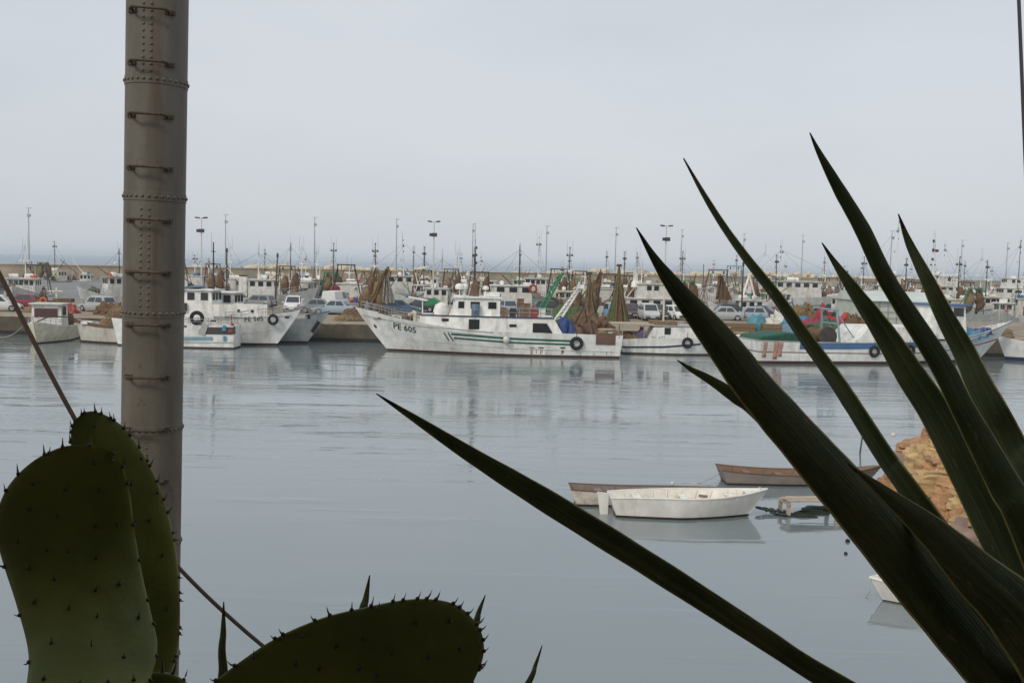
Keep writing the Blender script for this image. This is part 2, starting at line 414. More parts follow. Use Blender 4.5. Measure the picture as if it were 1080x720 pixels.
def hull_part(h, rows, mats, parent, deck_drop=.6, deck_mat=None, th=.07, n=26, name='hull', open_boat=False, inner=0, cap=0):
    """rows: list of (mode, value, material for the strip above)."""
    mb = MB()
    def kk(r, t): return h.kz(t, r[1]) if r[0] == 'z' else r[1]
    ts = [1 - (1 - i / n) ** 1.25 for i in range(n + 1)]
    for side in (1, -1):
        g = [[mb.vert(h.P(t, kk(r, t), side)) for r in rows] for t in ts]
        for i in range(n):
            for j in range(len(rows) - 1): mb.face((g[i][j], g[i + 1][j], g[i + 1][j + 1], g[i][j + 1]), rows[j][2])
        # bulwark: cap and inner face
        inn = [[mb.vert(h.P(t, 1, side, th)), mb.vert(h.P(t, h.kz(t, h.sheer(t) - deck_drop), side, th))] for t in ts]
        for i in range(n):
            mb.face((g[i][-1], g[i + 1][-1], inn[i + 1][0], inn[i][0]), cap)
            mb.face((inn[i][0], inn[i + 1][0], inn[i + 1][1], inn[i][1]), inner)
        if side == 1: G1, I1 = g, inn
        else: G2, I2 = g, inn
    for j in range(len(rows) - 1): mb.face((G1[0][j], G1[0][j + 1], G2[0][j + 1], G2[0][j]), rows[j][2])
    tt = (G1[0][-1], G2[0][-1]); 
    a = mb.vert(h.P(0, 1, 1, th) + Vector((th, 0, 0))); b = mb.vert(h.P(0, 1, -1, th) + Vector((th, 0, 0)))
    a2 = mb.vert(h.P(0, h.kz(0, h.sheer(0) - deck_drop), 1, th) + Vector((th, 0, 0))); b2 = mb.vert(h.P(0, h.kz(0, h.sheer(0) - deck_drop), -1, th) + Vector((th, 0, 0)))
    mb.face((tt[0], tt[1], b, a), cap); mb.face((a, b, b2, a2), inner)
    for i in range(n): mb.face((G1[i][0], G1[i + 1][0], G2[i + 1][0], G2[i][0]), rows[0][2])
    o = mb.build(name, mats, parent, smooth=35, recalc=False)
    d = MB()
    e = [[d.vert(h.P(t, h.kz(t, h.sheer(t) - deck_drop), s_, th * .6) + Vector((0, 0, .012))) for s_ in (1, -1)] for t in ts]
    for i in range(n): d.face((e[i][0], e[i][1], e[i + 1][1], e[i + 1][0]))
    d.build('deck', deck_mat or M_deck, parent)
    return o

def hull_text(h, s, x0, z0, size, side, direction, parent, m=None, slope=0.0):
    V, Fc = text_mesh(s, size); mb = MB()
    for v in V:
        x = x0 + direction * v.x; z = z0 + v.y + slope * v.x
        y = h.yat(x, z, side)
        mb.vert((x, y + side * .02, z))
    for f in Fc: mb.face(f)
    return mb.build('lettering', m or M_black, parent, recalc=False)

def window(parent, c, s, axis, m=None, frame=True, name='window'):
    """axis: the wall's outward direction, 'x','-x','y','-y'; c: centre on the wall; s = (width, height)."""
    mb = MB(); sg = -1 if axis[0] == '-' else 1; ax = axis[-1]
    def bx(off, wd, ht, dp, mi):
        c2 = list(c); c2[0 if ax == 'x' else 1] += sg * off
        mb.box(c2, (dp, wd, ht) if ax == 'x' else (wd, dp, ht), mi)
    if frame: bx(0, s[0] + .08, s[1] + .08, .05, 1)
    bx(.012, s[0], s[1], .05, 0)
    return mb.build(name, [m or M_glass, M_white], parent)

def wheelhouse(parent, x0, x1, wid, z0, h, m=None, slope=.35, roof_m=None, side_w=(), front_n=3, door=True, wz=None, wh=.6, name='wheelhouse', over=.22, roof_t=.1, back=0.0):
    """A deckhouse facing +x. side_w: x positions of side windows (with widths)."""
    m = m or M_white
    mb = MB(); ins = .08
    lo = [(x0, -wid / 2), (x1, -wid / 2), (x1, wid / 2), (x0, wid / 2)]
    hi = [(x0 + back, -wid / 2 + ins), (x1 - slope, -wid / 2 + ins), (x1 - slope, wid / 2 - ins), (x0 + back, wid / 2 - ins)]
    A = [mb.vert((x, y, z0)) for x, y in lo]; B = [mb.vert((x, y, z0 + h)) for x, y in hi]
    mb.face(A[::-1]); mb.face(B)
    for i in range(4): mb.face((A[i], A[(i + 1) % 4], B[(i + 1) % 4], B[i]))
    o = mb.build(name, m, parent)
    rb = MB(); rb.box(((x0 + x1 - slope) / 2 + .1, 0, z0 + h + roof_t / 2 + .003), (x1 - slope - x0 + over * 2, wid + over, roof_t)); 
    rb.build('roof', roof_m or m, o, bevel=0)
    wz = wz if wz else z0 + h - .15 - wh / 2
    fz = (wz - z0) / h
    for s_ in (1, -1):
        for x, ww in side_w: window(o, (x, s_ * (wid / 2 - ins * fz), wz), (ww, wh), 'y' if s_ > 0 else '-y')
    if front_n:
        fw = (wid - .3) / front_n
        for i in range(front_n):
            window(o, (x1 - slope * fz, -wid / 2 + .15 + fw * (i + .5), wz), (fw - .14, wh), 'x')
    if door:
        dm = MB(); dm.box((x0 + back * .5 - .0, wid * .12, z0 + .9), (.06, .7, 1.7)); dm.build('door', M_glass if random.random() < .5 else M_wood, o)
    return o

def mast(parent, x, z0, z1, r=.07, m=None, radar=True, ant=2, lights=True, y=0, cross=.9, lean=0.0):
    m = m or M_white; mb = MB(); cross = cross * random.uniform(.45, 1.0); lights = lights and random.random() < .6
    mb.tube([(x, y, z0), (x + lean, y, z1)], [r, r * .55], 7)
    if cross: mb.box((x + lean * .8, y, z0 + (z1 - z0) * .8), (.06, cross, .06)); mb.box((x + lean * .55, y, z0 + (z1 - z0) * .55), (.06, cross * .7, .05))
    o = mb.build('mast', m, parent, smooth=True)
    if radar:
        k = MB(); zz = z0 + (z1 - z0) * .42
        k.box((x + .35, y, zz), (.5, .08, .06)); k.lathe([(.14, 0), (.17, .1), (.12, .2)], 10, (x + .5, y, zz + .03)); k.box((x + .5, y, zz + .28), (.12, 1.3, .12))
        k.build('radar', M_white, o)
    if lights:
        for f in (.97, .82, .66):
            k = MB(); k.lathe([(.07, 0), (.09, .08), (.07, .2)], 8, (x + lean * f - .1, y, z0 + (z1 - z0) * f)); k.build('mast_lamp', M_dark_steel, o)
        for s_ in (1, -1):
            k = MB(); k.box((x + .1, y + s_ * cross * .35, z0 + (z1 - z0) * .8 + .12), (.2, .24, .2)); k.build('deck_lamp', M_dark_steel, o)
    for i in range(ant):
        k = MB(); yy = y + (.4 if i % 2 else -.4) * cross; xx = x + lean * .8
        k.tube([(xx, yy, z0 + (z1 - z0) * .8), (xx + random.uniform(-.1, .1), yy, z1 + random.uniform(.3, 1.3))], [.02, .012], 4)
        k.build('antenna', M_grey_steel, o)
    return o

def gallows(parent, x, w_, z0, z1, m=None, lean=.5, r=.09, top=.75, brace=True):
    m = m or M_dark_steel; mb = MB(); w2 = w_ / 2; tw = w2 * top
    for s_ in (1, -1):
        mb.tube([(x, s_ * w2, z0), (x - lean, s_ * tw, z1)], r, 6)
        if brace: mb.tube([(x + 1.6, s_ * w2, z0), (x - lean * .8, s_ * tw, z0 + (z1 - z0) * .9)], r * .6, 5)
    mb.tube([(x - lean, -tw - .15, z1), (x - lean, tw + .15, z1)], r * 1.1, 6)
    mb.tube([(x - lean * .6, -w2 * .88, z0 + (z1 - z0) * .6), (x - lean * .6, w2 * .88, z0 + (z1 - z0) * .6)], r * .7, 6)
    o = mb.build('gallows', m, parent, smooth=True)
    for s_ in (1, -1):
        k = MB(); k.lathe([(.12, -.05), (.2, -.04), (.2, .04), (.12, .05)], 10, (x - lean, s_ * tw * .6, z1 - .32), axis='y'); k.tube([(x - lean, s_ * tw * .6, z1), (x - lean, s_ * tw * .6, z1 - .2)], .02, 4)
        k.build('pulley', M_dark_steel, o)
    return o

def net_drum(parent, x, z, wid, r=.55, m=None):
    mb = MB(); prof = []
    for i in range(9):
        prof.append((r * (.85 + .15 * math.sin(i * 2.1)) + random.uniform(-.04, .04), -wid / 2 + wid * i / 8))
    mb.lathe(prof, 14, (x, 0, z), axis='y')
    o = mb.build('net_drum', m or M_net_brown, parent, smooth=True)
    k = MB()
    for s_ in (1, -1):
        k = MB(); k.lathe([(r * 1.25, -.04), (r * 1.25, .04)], 16, (x, s_ * (wid / 2 + .05), z), axis='y'); k.box((x, s_ * (wid / 2 + .12), z - r * .8), (.3, .1, r * 1.9)); k.build('drum_flange', M_dark_steel, o)
    return o

def tyre(parent, h, x, z, side, R0=.36, r0=.12):
    y = h.yat(x, z, side); mb = MB(); mb.torus((x, y + side * r0 * .9, z), R0, r0, 'y', 16, 8)
    mb.tube([(x, y + side * .03, z + R0), (x, h.yat(x, z + R0 + .5, side) + side * .02, z + R0 + .5)], .02, 4)
    return mb.build('tyre_fender', M_rubber, parent, smooth=True)

def rail(parent, h, t0, t1, ht=.7, n=8, sides=(1, -1), inset=.12, m=None):
    mb = MB()
    for s_ in sides:
        pts = []
        for i in range(n + 1):
            t = t0 + (t1 - t0) * i / n; b = h.P(t, 1, s_, inset); tp = b + Vector((0, 0, ht)); pts.append(tp)
            mb.tube([b, tp], .022, 4)
        mb.tube(pts, .024, 4); mb.tube([p - Vector((0, 0, ht * .45)) for p in pts], .018, 4)
    return mb.build('railing', m or M_grey_steel, parent)

def rows_plain(stripe=None, boot=.18, split=.6, top=.94):
    """strip list: antifouling, hull, optional stripe, hull, rubbing strake."""
    return [('z', -.4, 2), ('z', 0.02, 2), ('z', boot, 0), ('s', split, 0 if stripe is None else 1), ('s', split + .1, 0), ('s', top, 3), ('s', 1.0, 3)]

CL_M = None
def clutter(root, h, L, B, xw, wl, zd, zt, mh):
    """working gear lying about: raft cases, drums, boxes, nets, spars, stays."""
    rnd = random.Random(int(root.location.x * 31) + int(L * 7))
    for i in range(rnd.randint(2, 3)):                          # on the wheelhouse roof
        k = MB(); x = xw + rnd.uniform(-.4, .3) * wl; y = rnd.uniform(-.25, .25) * B
        if rnd.random() < .5: k.lathe([(.05, -.55), (.27, -.5), (.27, .5), (.05, .55)], 10, (x, y, zt + .28), axis=rnd.choice('xy')); k.build('life_raft_case', M_white, root, smooth=40)
        else: k.box((x, y, zt + .2), (rnd.uniform(.4, 1.1), rnd.uniform(.4, 1), rnd.uniform(.25, .5))); k.build('roof_locker', rnd.choice((M_white, M_cream, M_grey_hull, M_orange, M_blue)), root)
    if mh:
        top = Vector((xw - wl * .2, 0, zt + mh * .9))
        for x, z in ((L / 2 - .6, h.sheer(.95)), (-L / 2 + 1, h.sheer(.1) + 1.5), (L * .2, h.sheer(.8))):
            k = MB(); k.tube([top, (x, rnd.uniform(-.3, .3) * B, z)], .013, 4); k.build('stay', M_dark_steel, root)
    for i in range(2):                                           # cargo and net booms
        a_ = Vector((xw - wl * (.3 + .3 * i), rnd.uniform(-.3, .3) * B, zd + rnd.uniform(.8, 2.2))); an = rnd.uniform(.5, 1.2); ln = rnd.uniform(3.2, 5.0); az = rnd.choice((0, PI)) + rnd.uniform(-.6, .6)
        k = MB(); k.tube([a_, a_ + Vector((math.cos(an) * math.cos(az), math.cos(an) * math.sin(az), math.sin(an))) * ln], [.085, .06], 6)
        k.build('boom', rnd.choice((M_rusty, M_wood, M_cream, M_dark_steel, M_green_frame, M_ltblue, M_rusty)), root)
    for i in range(rnd.randint(7, 11)):                          # on deck, aft and forward of the house
        aft = rnd.random() < .65
        x = rnd.uniform(-L / 2 + .9, xw - wl * .62) if aft else rnd.uniform(xw + wl * .65, L / 2 - 1.6)
        t = (x + L / 2) / L; y = rnd.uniform(-.3, .3) * B * (1 if t < .7 else .5); z = h.sheer(t) - .68; q = rnd.random(); k = MB()
        if q < .45: k.blob((x, y, z), (rnd.uniform(.5, 1.0), rnd.uniform(.4, .9), rnd.uniform(.7, 1.6)), seed=x, amp=.5, nu=14, nv=8); k.build('net_heap', rnd.choice((M_net_brown, M_net_tan, M_net_brown, M_net_green, M_net_blue, M_net_grey)), root, smooth='all')
        elif q < .65: k.box((x, y, z + .6), (rnd.uniform(.5, 1.2), rnd.uniform(.5, 1.0), rnd.uniform(.7, 1.3)), rz=rnd.uniform(0, 1)); k.build('deck_locker', rnd.choice((M_white, M_cream, M_rusty, M_ltblue, M_wood, M_grey_hull)), root)
        elif q < .8: k.tube([(x, y, z), (x + rnd.uniform(-1.5, 1.5), y * .4, z + rnd.uniform(2.0, 3.6))], [.07, .05], 6); k.build('spar', rnd.choice((M_wood, M_white, M_rusty, M_cream)), root)
        elif q < .9: k.lathe([(.27, 0), (.29, .4), (.29, .8), (.25, .9)], 10, (x, y, z)); k.build('oil_drum', rnd.choice((M_blue, M_rusty, M_red)), root, smooth=40)
        else: k.lathe([(.3 * math.sin(PI * j / 6) + .01, -.3 * math.cos(PI * j / 6)) for j in range(7)], 10, (x, y, z + 1.0)); k.build('buoy', rnd.choice((M_orange, M_orange, M_cloth)), root, smooth=True)

M_hull_dull = mat('dull_white_hull_paint', (.60, .60, .57), .5, dirt=(.27, .23, .17), damt=.45, dscale=.9, streak=5)
M_white_dull = mat('chalky_white_paint', (.68, .66, .61), .55, dirt=(.30, .25, .18), damt=.42, dscale=1.3, streak=4)
def trawler(label, u, d, yaw, L=13, B=4.4, hullm=None, stripe=None, capm=None, bootm=None, wh_at=.62, wh_len=3.2, wh_h=2.3, roofm=None, whm=None, mast_h=6, mastm=None, gal=None,
            gal_h=4, funnel=False, drum=True, bow=3.0, mid=1.7, name='fishing_trawler', group=None, radar=True, second=False, drum_m=None, front_n=3, lean=.0, ant=2, rails=True, gal_lean=.5, side_n=3):
    c = at(u, 300, d)
    root = empty(name, (c.x, d, 0), R(yaw))
    tag(root, label, 'fishing boat', group or 'fishing boats moored in the harbour')
    h = Hull(L, B, mid, bow, mid + .25, rake=L * .11, tran=.78)
    hm = hullm or M_hull_dull; whm = whm or M_white_dull
    hull_part(h, rows_plain(stripe), [hm, stripe or hm, bootm or M_boot, capm or hm], root, deck_drop=.7, n=18)
    xw = -L / 2 + L * wh_at; zd = h.sheer(wh_at) - .72
    sw = [(xw - wh_len / 2 + wh_len * (i + .5) / (side_n + .4), wh_len / (side_n + .4) * .62) for i in range(side_n)]
    o = wheelhouse(root, xw - wh_len / 2, xw + wh_len / 2, B * .66, zd, wh_h + .5, whm, .35, roofm, sw, front_n)
    zt = zd + wh_h + .6
    if second:
        wheelhouse(root, xw - wh_len * .3, xw + wh_len * .35, B * .5, zt, 1.7, whm, .3, roofm, [(xw - .5, .6), (xw + .4, .6)], 3, False, name='upper_wheelhouse'); zt += 1.8
    if mast_h: mast(root, xw - wh_len * .2, zt, zt + mast_h, .08, mastm, radar, ant, lean=lean)
    if funnel:
        k = MB(); k.box((xw - wh_len * .75, 0, zd + 1.6), (1.1, 1.0, 3.2), taper=.8); k.box((xw - wh_len * .75, 0, zd + 3.28), (.95, .85, .14), 1); k.build('funnel', [M_white, M_black], root)
    if gal is not None: gallows(root, -L / 2 + 1.2, B * .8, h.sheer(.08) - .2, h.sheer(.08) + gal_h - 1.1, gal, lean=gal_lean, top=random.uniform(.45, .7), r=.075)
    if drum: net_drum(root, -L / 2 + 2.6, h.sheer(.2) + .15, B * .5, .6, drum_m)
    if rails: rail(root, h, .66, .96)
    clutter(root, h, L, B, xw, wh_len, zd, zt, mast_h)
    k = MB(); k.lathe([(.2, -.5), (.22, -.2), (.34, -.18), (.34, .18), (.22, .2), (.2, .5)], 10, (L * .3, 0, h.sheer(.8) - .3), axis='y'); k.box((L * .3, 0, h.sheer(.8) - .65), (.7, .8, .5)); k.build('windlass', M_dark_steel, root)
    return root, h

# ------------------------------------------------------------------ the big white trawler in the middle
def hull_strip(h, pts, thick, side, parent, m, name, n=24, proud=.022):
    """a painted band on the hull: pts = [(x, z), ...] centre line."""
    mb = MB(); out = []
    for i in range(n + 1):
        f = i / n * (len(pts) - 1); a = min(int(f), len(pts) - 2); f -= a
        x = pts[a][0] + (pts[a + 1][0] - pts[a][0]) * f; z = pts[a][1] + (pts[a + 1][1] - pts[a][1]) * f
        out.append([mb.vert((x, h.yat(x, z + s_ * thick / 2, side) + side * proud, z + s_ * thick / 2)) for s_ in (-1, 1)])
    for i in range(n): mb.face((out[i][0], out[i + 1][0], out[i + 1][1], out[i][1]))
    return mb.build(name, m, parent, recalc=False)

def main_trawler():
    D0 = 74.3; K = F / D0; CX = -1.9; CY = 76.9
    X = lambda u: -((u - 540) / K - CX)                       # photo column -> local x on the near side
    Zp = lambda u, v: CAM_H - (v - hor(u)) / K                # photo row -> height on the near side
    root = empty('fishing_trawler', (CX, CY, 0), PI)
    tag(root, 'large white trawler with twin green stripes and dark lettering on its bow', 'fishing boat', 'fishing boats moored in the harbour')
    h = Hull(20.5, 5.2, 1.82, 3.3, 1.7, rake=2.9, tran=.82, low_bow=.12, low_mid=.9, full=2.4)
    hull_part(h, [('z', -.4, 2), ('z', .05, 2), ('z', .16, 1), ('s', .45, 0), ('s', .8, 0), ('s', .975, 0), ('s', 1, 3)], [M_hull, M_hull, M_redboot, M_white], root, deck_drop=.75, n=34)
    # raised shelter deck flush with the side
    mb = MB(); xs = [5.1 + (-5.0 - 5.1) * i / 20 for i in range(21)]; T = 2.9
    for s_ in (1, -1):
        lo, hi = [], []
        for x in xs:
            t, k = h.find(x, 1.8); sh = h.sheer(t); y = h.P(t, 1, 1).y - .05
            xb = x - (.85 if x == xs[-1] else 0)
            lo.append(mb.vert((xb, s_ * y, sh - .3))); hi.append(mb.vert((x, s_ * (y - .05), T)))
        for i in range(20): mb.face((lo[i], lo[i + 1], hi[i + 1], hi[i]))
        if s_ == 1: A, Bq = lo, hi
        else: C_, D_ = lo, hi
    for i in range(20): mb.face((Bq[i], Bq[i + 1], D_[i + 1], D_[i]))
    mb.face((A[0], Bq[0], D_[0], C_[0])); mb.face((A[-1], Bq[-1], D_[-1], C_[-1]))
    sh = mb.build('shelter_deck', M_white, root)
    tr = MB()
    for s_ in (1, -1):
        p = []
        for x in xs: t, k = h.find(x, 1.8); p.append((x, s_ * (h.P(t, 1, 1).y - .05), T + .03))
        tr.tube(p, .05, 6)
    tr.build('deck_edge_trim', M_navy, sh)
    def sidewin(u, v, wd, ht, nm='window', slant=0.0):
        x, z = X(u), Zp(u, v); t, k = h.find(x, 1.8); y = h.P(t, 1, 1).y - .07
        mb = MB(); w2, h2 = wd / 2, ht / 2
        mb.prism([(x - w2 - slant, z - h2), (x + w2, z - h2), (x + w2, z + h2), (x - w2, z + h2)], y - .06, y + .05)
        mb.build(nm, M_glass, sh)
    sidewin(499.5, 342, .8, .74); sidewin(569, 346, 1.05, .72, slant=.45)
    for u, v in ((468.5, 337.5), (540.5, 343.3)): sidewin(u, v, .52, .2, 'scupper')
    # painted marks
    M_ruststreak = mat('rust_streaks', (.44, .33, .23), .8, var=.45, scale=6)
    hull_text(h, 'PE 605', X(411), Zp(411, 347.6), .66, 1, -1, root, slope=-.17)
    for du in (0, 4.6): hull_strip(h, [(X(467 + du), Zp(467, 351)), (X(472.5 + du), Zp(472, 360))], .16, 1, root, M_navy, 'bow_dash', 6)
    hull_strip(h, [(X(475), Zp(475, 352.6)), (X(540), Zp(540, 357.2)), (X(606), Zp(606, 360.0))], .15, 1, root, M_green, 'green_stripe')
    hull_strip(h, [(X(478), Zp(478, 357.0)), (X(540), Zp(540, 361.3)), (X(606), Zp(606, 363.8))], .13, 1, root, M_green, 'green_stripe')
    hull_strip(h, [(X(447), Zp(447, 360.2)), (X(540), Zp(540, 367.0)), (X(651), Zp(651, 371))], .07, 1, root, M_white, 'rubbing_strake', proud=.06)
    hull_strip(h, [(X(376), Zp(376, 334)), (X(440), Zp(440, 344.6)), (X(520), Zp(520, 351))], .045, 1, root, M_grey_hull, 'knuckle_line', proud=.03)
    for u, v0, v1, wd in ((560.3, 368, 374.5, .07), (561.6, 368, 375, .08), (566, 369.5, 373, .06), (570.6, 368, 375.4, .09), (572.2, 368, 372.5, .06), (577, 370.5, 375, .05), (593, 368, 375.8, .08), (595, 368, 372, .06), (613, 373, 375.4, .06), (628, 373, 375.6, .06), (641, 371, 375, .07), (646, 370, 373.4, .06)):
        hull_strip(h, [(X(u) + wd / 2, Zp(u, (v0 + v1) / 2)), (X(u) - wd / 2, Zp(u, (v0 + v1) / 2))], (v1 - v0) / K, 1, root, M_ruststreak, 'rust_stain', 3, proud=.014)
    for u in (561, 571, 594): hull_strip(h, [(X(u) + .2, Zp(u, 367)), (X(u) - .2, Zp(u, 367))], .1, 1, root, M_dark_steel, 'scupper', 3, proud=.03)
    hull_strip(h, [(X(594) + .06, Zp(594, 370.2)), (X(594) - .06, Zp(594, 370.2))], .38, 1, root, M_rusty, 'drain_stain', 3, proud=.03)
    # anchor pocket, hawse
    hull_strip(h, [(X(389), Zp(389, 345)), (X(392), Zp(392, 347))], .22, 1, root, M_dark_steel, 'hawse_pipe', 4)
    # wheelhouse on the shelter deck
    wo = wheelhouse(root, -.95, 2.95, 3.3, T, 1.36, slope=.55, side_w=[(2.0, .45), (.95, .7), (-.35, .62)], wh=.52, wz=T + .84, front_n=3)
    k = MB(); k.lathe([(.0, 0), (.55, .02), (.62, .3), (.5, .75), (.2, .95), (0, 1.0)], 14, (3.55, .9, T)); k.build('vent_cowl', M_white, root, smooth=True)
    k = MB()
    for dx, dy, s_ in ((2.2, .6, .36), (1.9, -.6, .32), (.2, .9, .26)):
        k.lathe([(s_ * .9, 0), (s_, s_ * .5), (s_ * .8, s_ * .95), (s_ * .3, s_ * 1.2)], 12, (dx, dy, T + 2.0)); k.tube([(dx, dy, T + 1.4), (dx, dy, T + 2.05)], .04, 5)
    k.build('satellite_dome', M_white, wo, smooth=True)
    mo = mast(root, 1.1, T + 1.45, 8.1, .11, M_dark_steel, True, 2, True, cross=1.0)
    k = MB(); k.prism([(.75, T + 1.48), (1.5, T + 1.48), (1.2, T + 2.7), (1.02, T + 2.7)], -.2, .2); k.build('mast_foot', M_rusty, mo)
    k = MB(); k.tube([(1.1, 0, 7.9), (1.12, 0, 10.0)], [.03, .012], 4); k.build('whip_antenna', M_grey_steel, mo)
    k = MB(); k.box((-.3, .6, T + 1.66), (1.2, .5, .34)); k.box((-.3, -.7, T + 1.64), (1.4, .6, .3)); k.build('life_raft_case', M_white, wo)
    # foredeck: green awning, boom, rails, windlass
    k = MB(); k.prism([(3.5, 3.75), (4.9, 3.6), (4.7, 3.95), (4.2, 4.2)], -.7, 1.0); k.tube([(4.2, 0, T), (4.2, 0, 4.0)], .04, 5); k.build('awning', M_green_frame, root)
    k = MB(); k.tube([(3.9, .8, 3.85), (6.1, .9, 4.2)], .09, 6); k.tube([(5.0, .8, 2.2), (5.0, .8, 4.0)], .05, 5); k.build('boom', M_white, root)
    rail(root, h, .765, .985, .55, 9)
    k = MB(); k.lathe([(.25, -.8), (.42, -.78), (.42, -.4), (.25, -.38), (.25, .38), (.42, .4), (.42, .78), (.25, .8)], 12, (6.2, 0, 2.5), axis='y'); k.box((6.2, 0, 2.0), (.9, 1.6, .7)); k.build('windlass', M_rusty, root)
    k = MB(); k.box((5.55, 1.1, 2.6), (.2, .5, 1.1)); k.box((5.8, 1.0, 3.0), (.6, .2, .2), ry=.5); k.build('mooring_bitt', M_cream, root)
    for i, x in enumerate((7.0, 7.8, 8.4)):
        k = MB(); k.blob((x, random.uniform(-.5, .6), 2.25 + i * .12), (.6, .6, .42), seed=i + 40, amp=.5); k.build('net_heap', M_net_brown if i != 1 else M_net_tan, root, smooth=True)
    # shelter deck rail aft
    k = MB()
    for x in (-1.6, -2.4, -3.2, -4.0, -4.8): k.tube([(x, 2.3, T), (x, 2.25, T + .7)], .025, 4)
    k.tube([(-1.4, 2.25, T + .7), (-4.9, 2.25, T + .7)], .028, 4); k.tube([(-1.4, 2.28, T + .38), (-4.9, 2.28, T + .38)], .02, 4)
    k.build('railing', M_grey_steel, root)
    # derricks
    def derrick(p0, p1, m, w_=.55):
        k = MB(); p0, p1 = Vector(p0), Vector(p1)
        for y in (-w_ / 2, w_ / 2): k.tube([p0 + Vector((0, y, 0)), p1 + Vector((0, y * .6, 0))], .075, 6)
        for y in (-w_ / 2, w_ / 2): k.tube([p0 + Vector((.45, y, 0)), p1 + Vector((.25, y * .6, -.1))], .06, 6)
        n = 9
        for i in range(n):
            a = p0.lerp(p1, i / n); b = p0.lerp(p1, (i + 1) / n)
            k.tube([a + Vector((0, -w_ / 2, 0)), b + Vector((.3, w_ / 2 * .8, 0))], .035, 4)
            k.tube([a + Vector((.4, w_ / 2, 0)), b + Vector((0, w_ / 2 * .8, 0))], .035, 4)
        return k.build('derrick', m, root)
    derrick((X(573) + .2, 0, T), (X(594), .2, 6.3), M_green_frame, .7)
    derrick((X(592), .3, T - .2), (X(613), .4, 5.2), M_white, .8)
    k = MB(); k.box((X(613), .4, 5.3), (.5, .9, .3)); k.build('pulley_block', M_white, root)
    # open stern deck
    gallows(root, -8.0, 3.2, 1.5, 4.2, M_rusty, lean=-.55, r=.1, top=.35)
    net_drum(root, -7.0, 1.7, 2.6, .5, M_net_brown)
    for x, y, s_, m, z in ((-5.75, 1.5, (.6, .6, 1.55), M_net_blue, 1.65), (-6.4, 1.2, (.65, .8, 1.4), M_net_blue, 1.6), (-6.9, 1.6, (.5, .5, 1.3), M_net_brown, 1.5), (-8.0, .6, (.6, .7, 1.5), M_net_brown, 1.5), (-8.9, 1.4, (.5, .5, .9), M_net_tan, 1.5), (-5.5, .8, (.6, .6, 1.1), M_net_green, 1.6), (-7.2, 1.75, (.55, .55, .6), M_net_brown, 1.5), (-8.5, 1.2, (.8, .8, .7), M_net_brown, 1.45), (-9.2, .3, (.6, .9, .6), M_net_tan, 1.4)):
        k = MB(); k.blob((x, y, z - .3), s_, seed=x, amp=.5); k.build('net_heap', m, root, smooth='all')
    k = MB()
    for z in (1.05, 1.27, 1.49):
        pass
    hull_strip(h, [(X(629), Zp(629, 357.6)), (X(650), Zp(650, 358.2))], .9, 1, root, M_brownpaint, 'stern_planking', 8, proud=.03)
    k = MB(); k.box((-9.95, 0, 1.78), (.12, 4.3, .5)); k.build('stern_board', M_wood, root)
    # fenders
    tyre(root, h, X(608.5), Zp(608, 362.3), 1, .38, .14)
    x, z = X(534), Zp(534, 358.2); y = h.yat(x, z, 1)
    k = MB(); prof = [(.01 + .25 * math.sin(PI * i / 8), -.27 * math.cos(PI * i / 8)) for i in range(9)]; k.lathe(prof, 12, (x, y + .28, z)); k.tube([(x, y + .28, z + .2), (x, 2.5, 2.9)], .02, 4)
    k.build('ball_fender', M_cloth, root, smooth=True)
    return root, h
main_trawler()

# ------------------------------------------------------------------ the other boats along the near side of the quay
FB = 'fishing boats moored in the harbour'
# small boat with its bow to us
def small_bow_boat():
    root = empty('fishing_boat', (at(52.5, 350, 78.6).x, 78.6, 0), R(-83))
    tag(root, 'small cream white boat with brown wheelhouse windows pointing its bow outward', 'fishing boat', FB)
    h = Hull(7.2, 3.1, 1.25, 1.75, 1.2, rake=1.0, tran=.85, low_bow=.3, full=2.6)
    hull_part(h, [('z', -.4, 1), ('z', .1, 0), ('s', .55, 0), ('s', .8, 0), ('s', .95, 2), ('s', 1, 2)], [M_cream, M_boot, M_white], root, deck_drop=.35, n=18)
    o = wheelhouse(root, -.9, .9, 2.3, .9, 2.0, M_white, .2, M_cloth, [(0, .9)], 0, False, wh=.7)
    window(o, (.78, 0, 2.25), (1.75, .72), 'x', M_brownglass)
    k = MB(); k.tube([(-1.4, .1, .9), (-1.4, .1, 4.2)], [.1, .06], 7); k.box((-1.3, 0, 3.9), (.08, 1.2, .08)); k.build('mast', M_cream, root, smooth=True)
    k = MB(); k.torus((-1.0, -.8, 3.1), .24, .07, 'x', 14, 7); k.build('lifebuoy', M_orange, root, smooth=True)
    k = MB(); k.blob((-2.2, .6, 1.1), (.7, .6, .9), seed=5, amp=.4); k.build('net_heap', M_net_brown, root, smooth=True)
    k = MB(); k.box((-1.6, .6, 3.15), (.9, 1.4, .3)); k.build('awning', M_net_brown, root)
    rail(root, h, .62, .95, .4, 5)
    k = MB(); a = h.P(.97, 1, 1); k.tube([a, a + Vector((.8, 1.2, .5)), a + Vector((.2, 2.6, .4))], .05, 5); k.build('anchor_davit', M_dark_steel, root)
    return root
small_bow_boat()
